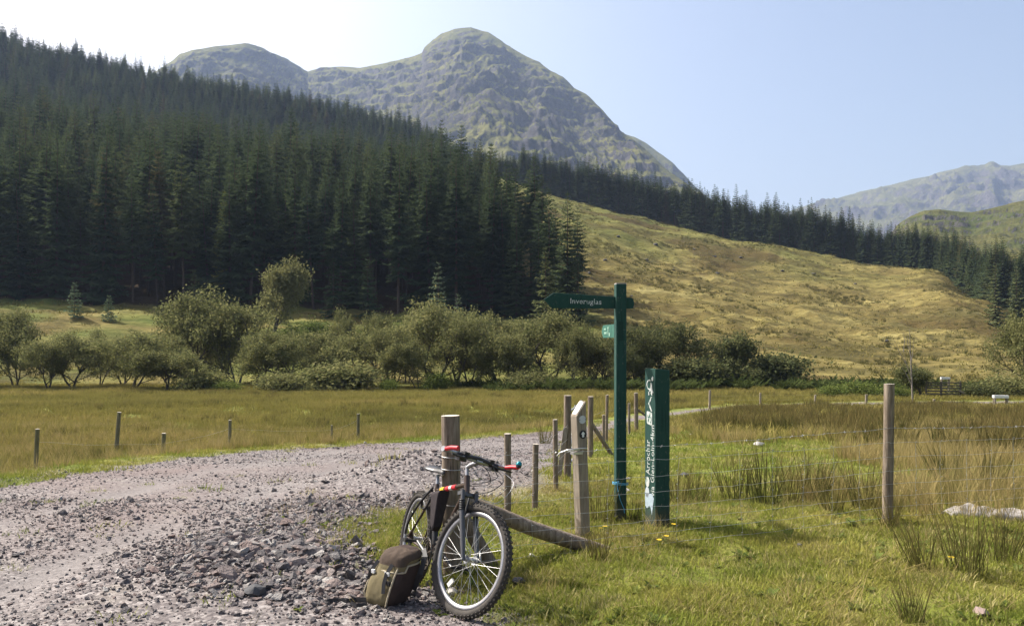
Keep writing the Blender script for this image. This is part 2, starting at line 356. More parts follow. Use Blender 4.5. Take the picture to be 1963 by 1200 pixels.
# mountains -------------------------------------------------------------------
def m_mountain(name, rock, grass1, grass2, sl0, sl1, sc_=1.0):
    a = N(name); p = a.pos(); g = a.n('ShaderNodeNewGeometry'); s = a.n('ShaderNodeSeparateXYZ'); a.l(g.outputs['True Normal'], s.inputs[0])
    n1 = a.noise(p, 0.006 * sc_, 6, 0.65, 0.5); n2 = a.noise(p, 0.035 * sc_, 6, 0.7)
    steep = a.math('ADD', s.outputs[2], a.math('ADD', a.math('MULTIPLY', a.math('SUBTRACT', n2, 0.5), 0.75), a.math('MULTIPLY', a.math('SUBTRACT', n1, 0.5), 0.50)))
    gr = a.ramp(n1, [(0.35, grass1), (0.65, grass2)]); gr = a.mix(a.ramp(n2, [(0.35, 0.6), (0.55, 0.0)]), gr, tuple(x * 0.45 for x in grass1))
    rk = a.ramp(a.noise(p, 0.09 * sc_, 5, 0.75), [(0.3, tuple(x * 0.5 for x in rock)), (0.7, tuple(x * 1.25 for x in rock))])
    c = a.mix(a.ramp(steep, [(sl0, 1.0), (sl1, 0.0)]), gr, rk)
    return a.principled(c, 0.95, 0, a.bump(a.math('ADD', n2, a.noise(p, 0.12 * sc_, 5, 0.75)), 1.0, 9.0 / sc_), 0.05)
def mountain(name, skyline, depth, y0, z0, mat, nu=420, ny=260, amp=38.0, wl=260.0, sharp=1.15, terr=0.0, seed=0, back=0.35, pxr=None, top_amp=0.10):
    px = np.linspace(pxr[0], pxr[1], nu); sp = np.array(skyline, float); dp = np.array(depth, float)
    sky = np.interp(px, sp[:, 0], sp[:, 1]); D = np.interp(px, dp[:, 0], dp[:, 1])
    ker = np.ones(25) / 25; D = np.convolve(np.pad(D, 12, mode='edge'), ker, 'valid')
    t = np.linspace(0, 1 + back, ny); T, PX = np.meshgrid(t, px, indexing='ij')
    Dg = np.broadcast_to(D, T.shape); Y = y0 + (Dg - y0) * T; X = (PX - CX) / FPX * Y
    zs = CZ + (HY - sky) / FPX * D
    g = np.where(T <= 1, 0.35 * T + 0.65 * T ** sharp, 1 - (T - 1) * 1.4)
    Z = z0 + (zs - z0) * g
    env = np.clip(T / 0.12, 0, 1) * (top_amp + (1 - top_amp) * sstep(1.0, 0.90, T))
    wx = X + 60 * fbm(X / 420, Y / 420, 3, seed + 2); wy = Y + 60 * fbm(X / 420, Y / 420, 3, seed + 6)
    n = ridged(wx / wl, wy / wl * 0.8, 6, seed, 0.55) * 0.75 + 0.5 * fbm(wx / wl * 2.6, wy / wl * 2.6, 5, seed + 3, 0.6)
    gul = ridged(wx / 95 + wy / 900, wy / 520, 3, seed + 31)
    n = n - n.mean() - .22 * (gul - gul.mean())
    dz = amp * n
    if terr:
        h = (Z + dz) / terr + 0.45 * fbm(wx / 300, wy / 300, 3, seed + 9); fr = h - np.floor(h)
        st = (np.floor(h) + sstep(0.28, 0.72, fr) - h) * terr
        dz = dz + st * 0.45 * sstep(-0.5, 0.5, fbm(wx / 260, wy / 260, 3, seed + 14))
    Z = Z + dz * env
    V = np.stack([X, Y, Z], -1).reshape(-1, 3); i = np.arange(T.size).reshape(T.shape)
    q = np.stack([i[:-1, :-1], i[:-1, 1:], i[1:, 1:], i[1:, :-1]], -1).reshape(-1, 4)
    return tag(link(name, big_mesh(name, V, q, [mat], True)), kind='structure')
MT_MAIN = m_mountain('crag_and_grass', (0.085, 0.080, 0.082), (0.105, 0.114, 0.034), (0.190, 0.180, 0.058), 0.50, 0.66)
MT_FAR = m_mountain('far_crag_and_grass', (0.105, 0.095, 0.095), (0.10, 0.105, 0.040), (0.145, 0.138, 0.058), 0.56, 0.74, 0.6)
MT_HILL = m_mountain('bracken_hill', (0.12, 0.11, 0.10), (0.072, 0.090, 0.026), (0.145, 0.130, 0.042), 0.52, 0.68, 2.6)
mountain('mountain', [(100, 240), (250, 170), (330, 118), (345, 105), (370, 97), (412, 88), (440, 85), (470, 81), (500, 90), (545, 112), (590, 136), (615, 130), (650, 128), (690, 131), (740, 120), (790, 107), (809, 101), (813, 92), (830, 76), (848, 64), (872, 56), (905, 53), (935, 60), (960, 76), (985, 94), (1010, 108), (1035, 120), (1055, 136), (1078, 146), (1100, 168), (1128, 184), (1150, 205), (1165, 222), (1190, 252), (1230, 281), (1280, 325), (1330, 362), (1400, 420), (1500, 490), (1600, 540)],
         [(100, 1700), (330, 1750), (470, 1800), (600, 2100), (700, 2150), (900, 2000), (1100, 1750), (1330, 1350), (1600, 1150)], 640, 55, MT_MAIN,
         nu=760, ny=430, amp=30, wl=230, sharp=1.35, terr=30, seed=3, pxr=(100, 1600), top_amp=0.10)
mountain('mountain_shoulder', [(1050, 190), (1150, 236), (1198, 257), (1216, 262), (1240, 275), (1262, 292), (1290, 313), (1312, 335), (1332, 357), (1380, 400), (1460, 470)],
         [(1050, 2500), (1460, 2100)], 1500, 60, MT_MAIN, nu=160, ny=120, amp=24, wl=200, terr=60, seed=23, pxr=(1050, 1460))
mountain('far_mountain', [(1350, 460), (1450, 425), (1560, 390), (1600, 380), (1650, 368), (1700, 355), (1740, 346), (1780, 337), (1800, 330), (1835, 322), (1850, 317), (1888, 316), (1897, 311), (1906, 311), (1918, 317), (1935, 319), (1963, 313), (2100, 300), (2300, 330), (2600, 380)],
         [(1350, 3600), (2600, 3600)], 1500, 0, MT_FAR, nu=420, ny=260, amp=42, wl=420, sharp=1.2, terr=110, seed=41, pxr=(1350, 2600))
mountain('bracken_hill', [(1600, 520), (1690, 470), (1708, 448), (1718, 432), (1745, 414), (1772, 404), (1800, 401), (1830, 405), (1862, 407), (1890, 401), (1925, 392), (1963, 384), (2050, 372), (2250, 360), (2600, 380)],
         [(1600, 700), (2600, 780)], 330, 4, MT_HILL, nu=360, ny=200, amp=3.6, wl=60, sharp=1.1, terr=10, seed=57, pxr=(1600, 2600), top_amp=0.15)
fl = MB(); fl.add([(-5200, 560, -3.4), (5200, 560, -3.4), (5200, 5200, -3.4), (-5200, 5200, -3.4)], [(0, 1, 2, 3)])
tag(fl.obj('valley_floor', MAT_HILL), kind='structure')
# ------------------------------------------------------------------ scattering (only for masses nobody could count)
def scatter(name, pts, rot, scl, protos, label, cat=None, kind='stuff', tint=None, parent=None, idx=None):
    pc = bpy.data.collections.new(name + '_sources')
    for i, p in enumerate(protos):
        o = bpy.data.objects.new(f'{name}_source_{i:02d}', p); pc.objects.link(o)
    me = bpy.data.meshes.new(name); n = len(pts)
    me.vertices.add(n); me.vertices.foreach_set('co', np.asarray(pts, np.float32).ravel())
    a = me.attributes.new('rot', 'FLOAT_VECTOR', 'POINT'); a.data.foreach_set('vector', np.asarray(rot, np.float32).ravel())
    scl = np.asarray(scl, np.float32)
    if scl.ndim == 1: scl = np.stack([scl] * 3, -1)
    a = me.attributes.new('scl', 'FLOAT_VECTOR', 'POINT'); a.data.foreach_set('vector', scl.ravel())
    a = me.attributes.new('idx', 'INT', 'POINT'); a.data.foreach_set('value', np.asarray(idx if idx is not None else rng.integers(0, len(protos), n), np.int32))
    a = me.attributes.new('tint', 'FLOAT', 'POINT'); a.data.foreach_set('value', np.asarray(tint if tint is not None else rng.random(n), np.float32))
    me.update()
    o = link(name, me, parent); tag(o, label, cat, kind=kind)
    ng = bpy.data.node_groups.new(name, 'GeometryNodeTree')
    ng.interface.new_socket('Geometry', in_out='INPUT', socket_type='NodeSocketGeometry'); ng.interface.new_socket('Geometry', in_out='OUTPUT', socket_type='NodeSocketGeometry')
    gi = ng.nodes.new('NodeGroupInput'); go = ng.nodes.new('NodeGroupOutput'); ip = ng.nodes.new('GeometryNodeInstanceOnPoints')
    ci = ng.nodes.new('GeometryNodeCollectionInfo'); ci.inputs['Collection'].default_value = pc; ci.inputs['Separate Children'].default_value = True; ci.inputs['Reset Children'].default_value = True
    ip.inputs['Pick Instance'].default_value = True
    def na(nm, typ):
        q = ng.nodes.new('GeometryNodeInputNamedAttribute'); q.data_type = typ; q.inputs['Name'].default_value = nm; return q.outputs['Attribute']
    ng.links.new(gi.outputs[0], ip.inputs['Points']); ng.links.new(ci.outputs[0], ip.inputs['Instance'])
    ng.links.new(na('rot', 'FLOAT_VECTOR'), ip.inputs['Rotation']); ng.links.new(na('scl', 'FLOAT_VECTOR'), ip.inputs['Scale'])
    ng.links.new(na('idx', 'INT'), ip.inputs['Instance Index']); ng.links.new(ip.outputs[0], go.inputs[0])
    md = o.modifiers.new('scatter', 'NODES'); md.node_group = ng
    return o

# ------------------------------------------------------------------ spruces
def m_spruce():
    a = N('spruce_needles'); r = a.rnd(); n = a.noise(a.pos(), 0.5, 3, 0.6); t = a.attr('tip')
    c = a.ramp(r, [(0.0, (0.023, 0.044, 0.026)), (0.4, (0.043, 0.069, 0.033)), (0.8, (0.064, 0.090, 0.039)), (0.95, (0.088, 0.104, 0.040)), (1.0, (0.105, 0.080, 0.036))])
    c = a.mix(a.math('MULTIPLY', t, 0.6), c, (0.112, 0.136, 0.062)); c = a.mix(a.ramp(n, [(0.4, 0.0), (0.75, 0.35)]), c, (0.055, 0.058, 0.026))
    return a.foliage(c, 0.30)
MAT_SPRUCE = m_spruce()
def m_spruce_pale(name, c1, c2):
    a = N(name); n = a.noise(a.pos(), 0.8, 3, 0.6); c = a.mix(n, c1, c2); c = a.mix(a.math('MULTIPLY', a.attr('tip'), 0.5), c, tuple(x * 1.5 for x in c2)); return a.foliage(c, 0.25)
MAT_SPRUCE_BLUE = m_spruce_pale('young_spruce_needles', (0.075, 0.105, 0.060), (0.12, 0.15, 0.085))
MAT_SPRUCE_PALE = m_spruce_pale('pale_spruce_needles', (0.065, 0.080, 0.032), (0.11, 0.12, 0.052))
MAT_BARK = plain('conifer_bark', (0.085, 0.060, 0.045), 0.95, 0, 0.4, 4.0, 0.1)
MAT_BARK_GREY = plain('alder_bark', (0.085, 0.075, 0.062), 0.95, 0, 0.45, 5.0, 0.1)
def conifer(h, r, bare, nwh, seed, power=0.8, dead=True):
    g = random.Random(seed); V = []; F = []; T = []
    def card(b, d, up, L, wd, tip):
        s = d.cross(up); s = s.normalized() * (wd / 2) if s.length > 1e-5 else Vector((wd / 2, 0, 0)); o = len(V)
        V.extend([b - s * 0.5, b + d * L * 0.45 - s, b + d * L, b + d * L * 0.45 + s]); F.append((o, o + 1, o + 2, o + 3)); T.extend([tip * 0.3, tip * 0.6, tip, tip * 0.6])
    for k in range(nwh):
        q = k / (nwh - 1); z = h * (bare + (0.985 - bare) * q ** 0.92); rr = r * max(0.03, (1 - z / h)) ** power / max(1e-3, (1 - bare) ** power)
        rr = min(rr, r * (0.55 + 1.6 * q)) if bare > 0.08 else rr
        nb = 6 + (g.random() < 0.6) + (rr > 1.2)
        a0 = g.random() * 6.28
        for j in range(nb):
            a = a0 + 6.283 * j / nb + g.uniform(-.35, .35); L = rr * g.choice((.55, .8, .95, 1.05, 1.25)) * g.uniform(.9, 1.1) + .12
            el = 0.55 * q ** 2 - 0.12 - 0.22 * (1 - q) + g.uniform(-.12, .12)
            d0 = Vector((math.cos(a) * math.cos(el), math.sin(a) * math.cos(el), math.sin(el))); b = Vector((0, 0, z + g.uniform(-.15, .15)))
            m = max(2, int(L / 0.34)); side = Vector((-math.sin(a), math.cos(a), 0))
            for i in range(m):
                s = (i + 0.6) / m; p = b + d0 * (L * s) + Vector((0, 0, -0.16 * L * s * (1 - s) * 2 + 0.10 * L * s * s))
                ll = min(0.30 * L * (1 - s) + 0.46, 0.42 * L + 0.12) * g.uniform(.75, 1.25); tip = 0.35 + 0.65 * s
                for sg in (-1, 1):
                    dd = (d0 * g.uniform(.55, .8) + side * sg * g.uniform(.55, .85) + Vector((0, 0, g.uniform(-.55, -.05)))).normalized()
                    card(p, dd, Vector((g.uniform(-.4, .4), g.uniform(-.4, .4), 1)), ll, ll * 0.5, tip)
                if i % 2 == 0: card(p, (d0 + Vector((0, 0, -0.9 * g.random()))).normalized(), side, ll * 0.9, ll * 0.4, tip)
            card(b + d0 * L * 0.8, d0 + Vector((0, 0, .15)), side, min(.4, .2 + .2 * L), min(.2, .1 + .1 * L), 1.0)
    card(Vector((0, 0, h * 0.965)), Vector((0, 0, 1)), Vector((1, 0, 0)), h * 0.06, .14, 1); card(Vector((0, 0, h * 0.965)), Vector((0, 0, 1)), Vector((0, 1, 0)), h * 0.045, .16, 1)
    tr = MB(); tr.tube([(0, 0, -1.0), (0, 0, h * .25), (g.uniform(-.1, .1), 0, h * .6), (0, 0, h * .97)], [h * .0105, h * .0088, h * .005, .02], 7)
    if dead:
        for i in range(16):
            z = h * g.uniform(.05, max(.12, bare)); a = g.random() * 6.28; L = g.uniform(.7, 1.9)
            tr.tube([(0, 0, z), (math.cos(a) * L, math.sin(a) * L, z - .15 * L)], [.028, .008], 3, cap=False)
    return np.array([tuple(v) for v in V]), np.array(F), np.array(T), tr
SPR = []
for i, (h, r, bare, nw, pw) in enumerate([(26, 4.4, .30, 21, .85), (23, 3.9, .38, 18, .8), (27, 4.7, .24, 23, .9), (24, 4.1, .33, 19, .85), (26, 4.9, .03, 28, .85), (23, 5.0, .02, 26, .9)]):
    V, Fq, T, tr = conifer(h, r, bare, nw, 100 + i, pw)
    SPR.append((big_mesh(f'spruce_crown_{i}', V, Fq, [MAT_SPRUCE], False, {'tip': T}), tr.mesh(f'spruce_trunk_{i}', MAT_BARK), h, V, Fq, T, tr))
# positions of all spruces
pos = []
for yy in np.arange(119, 520, 5.0):
    for xx in np.arange(-430, 20, 5.0):
        x = xx + rng.uniform(-1.8, 1.8); y = yy + rng.uniform(-1.8, 1.8)
        px = CX + FPX * x / y
        if px < -330 or not in_forest(np.array(x), np.array(y)): continue
        if y > 505 - 0.0 * x: continue
        pos.append((x, y, 0))
for px in np.arange(872, 2120, 3.2):
    for dy in np.arange(5, 60, 5.0):
        p = px + rng.uniform(-3, 3); y = float(crest_y(p)) + dy + rng.uniform(-1.5, 1.5); x = (p - CX) / FPX * y
        if rng.random() < 0.35 + (dy > 25) * 0.3: continue
        pos.append((x, y, 1))
pos = np.array(pos); pz = H(pos[:, 0], pos[:, 1])
n = len(pos); ppx = CX + FPX * pos[:, 0] / pos[:, 1]
hs = np.where(rng.random(n) < .12, rng.uniform(.5, .75, n), rng.uniform(0.82, 1.10, n)) * np.interp(pos[:, 1], [125, 300, 420], [1.0, .95, .80]) * (1 + .16 * fbm(pos[:, 0] / 25, pos[:, 1] / 25, 2, 91))
strip = pos[:, 2] == 1
hs[strip] = rng.uniform(0.62, 0.90, strip.sum()) * np.interp(ppx[strip], [870, 990, 1000, 1500, 1580, 1650, 1963], [.60, .75, 1.02, .98, .92, .80, .80])
hs = np.where(~strip & (pos[:, 1] < 260), hs * np.interp(ppx, [780, 950, 1100], [1.0, .93, .82]), hs)
edge = (pos[:, 1] < forest_front(pos[:, 0], pos[:, 1]) + 7) | (pos[:, 0] > forest_edge_x(pos[:, 1]) - 6)
dcre = pos[:, 1] - crest_y(ppx)
var = rng.integers(0, 4, n); var = np.where(edge & (rng.random(n) < 0.30) & ~strip, 4 + rng.integers(0, 2, n), var); var = np.where(strip & (rng.random(n) < .7), 4 + rng.integers(0, 2, n), var)
hgt = np.array([SPR[v][2] for v in var]) * hs
# how much of each shows over the ones in front of it
order = np.argsort(pos[:, 1]); hor = np.full(2000, 2000.0); score = np.zeros(n)
for i in order:
    top = HY - FPX * (pz[i] + hgt[i] - CZ) / pos[i, 1]; wd = FPX * 1.4 / pos[i, 1]; a, b = int(max(0, ppx[i] - wd)), int(min(1999, ppx[i] + wd + 1))
    if b <= a or ppx[i] < -30 or ppx[i] > 1990: continue
    bot = min(HY - FPX * (pz[i] - CZ) / pos[i, 1], 760)
    vis = np.clip(np.minimum(hor[a:b], bot) - top, 0, None).mean(); score[i] = vis * wd
    hor[a:b] = np.minimum(hor[a:b], top + 0.25 * (bot - top))
pick = set(np.argsort(-score)[:300].tolist())
for i in range(n):
    if i not in pick: continue
    if strip[i]: lab, grp = 'dark spruce in the belt of trees along the crest of the golden hill', 'spruces behind the golden hill'
    elif edge[i]: lab, grp = 'tall dark spruce at the lower edge of the plantation, above the riverside trees', 'spruces along the plantation edge'
    else: lab, grp = 'dark spruce rising from the dense plantation on the left hillside', 'spruces on the left hillside'
    e = empty('spruce_tree', (pos[i, 0], pos[i, 1], pz[i]), (R(rng.normal(0, 1.6)), R(rng.normal(0, 1.6)), rng.uniform(0, 6.28)), lab, 'tree', grp)
    e.scale = (hs[i] * rng.uniform(.8, 1.15),) * 2 + (hs[i],)
    link('crown', SPR[var[i]][0], e); link('trunk', SPR[var[i]][1], e)
rest = np.array([i for i in range(n) if i not in pick])
def joined(i):
    _, _, h, V, Fq, T, tr = SPR[i]
    F2 = [list(f) for f in Fq] + [[k + len(V) for k in f] for f in tr.f]
    me = bpy.data.meshes.new(f'spruce_whole_{i}'); me.from_pydata([tuple(v) for v in V] + tr.v, [], F2); me.materials.append(MAT_SPRUCE); me.materials.append(MAT_BARK)
    me.polygons.foreach_set('material_index', [0] * len(Fq) + [1] * len(tr.f)); at = me.attributes.new('tip', 'FLOAT', 'POINT'); at.data.foreach_set('value', list(T) + [0.0] * len(tr.v)); me.update(); return me
WH = [joined(i) for i in range(6)]; wv = rng.uniform(.72, 1.2, len(rest))
scatter('spruce_forest', np.stack([pos[rest, 0], pos[rest, 1], pz[rest]], -1), np.stack([rng.uniform(-.03, .03, len(rest)), rng.uniform(-.03, .03, len(rest)), rng.uniform(0, 6.28, len(rest))], -1), np.stack([hs[rest] * wv, hs[rest] * wv, hs[rest]], -1), WH, 'dense dark spruce plantation covering the left hillside and the crest', idx=var[rest])

# spruces that stand out one by one
def lone(px, y, h, kind, mat, label, name='young_spruce', wide=1.0, grp=None):
    p = on(px, y); e = empty(name, p, (0, 0, rng.uniform(0, 6.28)), label, 'tree', grp)
    V, Fq, T, tr = conifer(h, h * (.24 if kind == 0 else .17) * wide, .03, max(11, int(h * 1.55)), int(px) * 7 + 1, .9, False)
    link('crown', big_mesh('crown', V, Fq, [mat], False, {'tip': T}), e); tr.obj('trunk', MAT_BARK, e); return e
lone(143, 105, 4.6, 0, MAT_SPRUCE_BLUE, 'small sunlit young spruce on the left grass bank, in front of the dark plantation')
lone(209, 105, 3.3, 0, MAT_SPRUCE_BLUE, 'smallest young spruce on the grass bank, right of a brighter one')
lone(372, 117, 7.0, 0, MAT_SPRUCE, 'shaded young spruce at the plantation foot, left of the pale birch')
lone(640, 118, 8.5, 0, MAT_SPRUCE, 'shaded broad young spruce at the plantation foot, right of the pale birch')
lone(705, 119, 9.5, 0, MAT_SPRUCE, 'shaded young spruce standing just left of the bluish sunlit spruce')
lone(840, 111, 9.6, 0, MAT_SPRUCE_BLUE, 'bluish sunlit spruce in front of the plantation, above the riverside trees', wide=.9)
lone(878, 106, 6.0, 0, MAT_SPRUCE_BLUE, 'small pale spruce with sharp tip behind the tallest riverside alders')
lone(858, 106, 3.9, 0, MAT_SPRUCE_BLUE, 'low pale spruce beside the small sharp-tipped one')
lone(1046, 112, 12.0, 1, MAT_SPRUCE_PALE, 'pale green spruce at the right end of the plantation, above the finger sign', wide=1.25)
lone(1088, 124, 20.0, 1, MAT_SPRUCE, 'tall dark spruce at the right corner of the plantation', 'spruce_tree', 1.05)
lone(1052, 128, 21.0, 1, MAT_SPRUCE, 'tall slim spruce next to the corner spruce of the plantation', 'spruce_tree', .9)
lone(1108, 122, 9.5, 1, MAT_SPRUCE, 'lower dark spruce tucked against the corner spruce, above the signpost', 'spruce_tree', 1.3)
lone(990, 130, 19.0, 1, MAT_SPRUCE, 'spruce with open lower trunk left of the slim corner spruces', 'spruce_tree', .95)
lone(1908, 165, 12.5, 0, MAT_SPRUCE_PALE, 'yellowish conifer at the right edge below the dark belt', 'conifer_tree', .8)
lone(1948, 168, 13.0, 0, MAT_SPRUCE_PALE, 'rightmost yellowish conifer cut by the picture edge', 'conifer_tree', .8)
lone(430, 128, 19, 1, m_spruce_pale('larch_needles', (0.10, 0.115, 0.025), (0.15, 0.16, 0.035)), 'yellow-green larch among the dark spruces of the plantation', 'larch_tree', .7)

# ------------------------------------------------------------------ broadleaved trees
def m_leaf(name, c1, c2, c3, trans=0.32):
    a = N(name); n = a.noise(a.pos(), 0.55, 3, 0.6); r = a.rnd(); g = a.n('ShaderNodeNewGeometry').outputs['Random Per Island']
    c = a.ramp(n, [(0.32, c1), (0.68, c2)]); c = a.mix(a.ramp(g, [(0.45, 0.0), (1.0, 0.75)]), c, c3); c = a.mix(a.math('MULTIPLY', r, 0.40), c, tuple(x * .75 for x in c1))
    return a.foliage(c, trans)
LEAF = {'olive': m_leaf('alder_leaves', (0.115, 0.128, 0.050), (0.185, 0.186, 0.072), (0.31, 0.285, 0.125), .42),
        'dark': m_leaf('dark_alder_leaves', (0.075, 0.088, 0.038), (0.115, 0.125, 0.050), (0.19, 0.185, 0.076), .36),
        'pale': m_leaf('birch_leaves', (0.145, 0.15, 0.058), (0.205, 0.20, 0.08), (0.29, 0.27, 0.12)),
        'bright': m_leaf('willow_leaves', (0.085, 0.120, 0.030), (0.130, 0.160, 0.042), (0.19, 0.20, 0.06)),
        'fern': m_leaf('bracken_fronds', (0.046, 0.066, 0.022), (0.072, 0.090, 0.028), (0.11, 0.12, 0.04))}
def broadleaf(seed, stems=1, h=8.0, clear=.28, spread=.75, leaves=5200, ls=.19, depth=4, clus=.55, up=.5):
    g = random.Random(seed); wd = MB(); tips = []
    def br(p, d, L, rad, lev):
        pts = [p]; q = d.copy()
        for i in range(3):
            q = (q + Vector((g.uniform(-.28, .28), g.uniform(-.28, .28), g.uniform(-.08, .22) * up))).normalized(); pts.append(pts[-1] + q * (L / 3))
        wd.tube(pts, [rad, rad * .88, rad * .76, rad * .64], 6 if lev < 2 else 4, cap=False)
        if lev >= depth - 1: tips.append((pts[2], lev)); tips.append((pts[3], lev))
        elif lev == depth - 2: tips.append((pts[3], lev)); tips.append((pts[2], lev))
        if lev == 0:
            for j in range(1):
                a = g.random() * 6.28; br(pts[1 + j % 2].lerp(pts[2 + j % 2], g.random()), Vector((math.cos(a), math.sin(a), g.uniform(.2, .7))).normalized(), L * g.uniform(.6, .9), rad * .5, 2)
        if lev < depth:
            k = g.choice((2, 3, 3)) if lev else g.choice((3, 4))
            a0 = g.random() * 6.28
            for j in range(k):
                a = a0 + 6.283 * j / k + g.uniform(-.5, .5); sp = g.uniform(.45, 1.0) * spread
                t = q.orthogonal().normalized(); b = q.cross(t)
                nd = (q + (t * math.cos(a) + b * math.sin(a)) * sp + Vector((0, 0, .12 * up))).normalized()
                br(pts[3] if j or lev == 0 else pts[2], nd, L * g.uniform(.62, .85), rad * .60, lev + 1)
    for s in range(stems):
        a = g.random() * 6.28; ln = g.uniform(.08, .22) + .16 * (stems > 1)
        br(Vector((g.uniform(-.25, .25) * stems * .5, g.uniform(-.25, .25) * stems * .5, -.3)), Vector((math.cos(a) * ln, math.sin(a) * ln, 1)).normalized(), h * clear * g.uniform(.9, 1.25), h * .022 * g.uniform(.8, 1.1) / stems ** .3, 0)
    r = np.random.default_rng(seed); C = np.array([tuple(t[0]) for t in tips]); m = leaves
    c = C[r.integers(0, len(C), m)] + r.normal(0, clus * .55, (m, 3)) * np.array([1, 1, .75])
    nrm = r.normal(0, 1, (m, 3)) + np.array([0, 0, .5]); nrm /= np.linalg.norm(nrm, axis=1, keepdims=True)
    t = np.cross(nrm, r.normal(0, 1, (m, 3))); t /= np.linalg.norm(t, axis=1, keepdims=True); b = np.cross(nrm, t)
    s = ls * r.uniform(.55, 1.25, (m, 1)); V = np.concatenate([c - t * s * .6, c - b * s * .36 , c + t * s * .6, c + b * s * .36], 1).reshape(-1, 3)
    top = np.percentile(V[:, 2], 99.0); k = h / top; V *= k
    wd.v = [tuple(np.array(v) * k) for v in wd.v]
    return big_mesh('crown', V, np.arange(m * 4).reshape(-1, 4), []), wd
BL = {}
def bl(key, leafmat, **kw):
    if (key, leafmat) not in BL:
        me, wd = broadleaf(**kw); me.materials.append(LEAF[leafmat]); BL[(key, leafmat)] = (me, wd.mesh('trunk', MAT_BARK_GREY))
    return BL[(key, leafmat)]
SP = {'a': dict(seed=1, stems=2, spread=.95, clear=.27, leaves=13000, ls=.19, clus=.62), 'b': dict(seed=2, stems=2, spread=1.0, clear=.28, leaves=12000, ls=.19, clus=.62), 'c': dict(seed=3, stems=3, spread=.8, clear=.27, leaves=13000, ls=.19, clus=.6),
      'd': dict(seed=4, stems=2, spread=.85, clear=.27, leaves=12000, ls=.19, clus=.6), 'e': dict(seed=15, stems=2, spread=.85, clear=.28, leaves=13000, ls=.19, clus=.62),
      'birch': dict(seed=9, stems=3, spread=.5, clear=.15, leaves=10000, up=.9, clus=.8, ls=.2), 'tall': dict(seed=6, stems=2, spread=.55, clear=.20, leaves=10000, up=.9, clus=.7, ls=.23), 'bush': dict(seed=7, stems=7, spread=.9, clear=.13, leaves=9000, ls=.22, depth=3, clus=1.0, h=6.0, up=.3),
      'scrub': dict(seed=8, stems=7, spread=1.0, clear=.14, leaves=6500, ls=.17, depth=3, clus=.9, h=4.0, up=.3)}
def tree(px, top, y, key, mat, label, wpx=None, name='alder_tree', cat='tree', grp='broadleaved trees along the river', base=None):
    p = on(px, y) if base is None else hit(px, base); y = p.y
    h = (CZ + (HY - top) / FPX * y) - p.z; cr, tk = bl(key, mat, **SP[key])
    e = empty(name, p, (0, 0, (px * 1.7) % 6.28), label, cat, grp); k = h / SP[key].get('h', 8.0)
    sx = k
    if wpx:
        co = np.zeros(len(cr.vertices) * 3, np.float32); cr.vertices.foreach_get('co', co); co = co.reshape(-1, 3)
        ext = np.percentile(np.hypot(co[:, 0], co[:, 1]), 90) * 2; sx = min(max(1.12 * wpx / FPX * y / ext, .35 * k), 1.6 * k)
    e.scale = (sx, sx, k); link('crown', cr, e); link('trunk', tk, e); return e
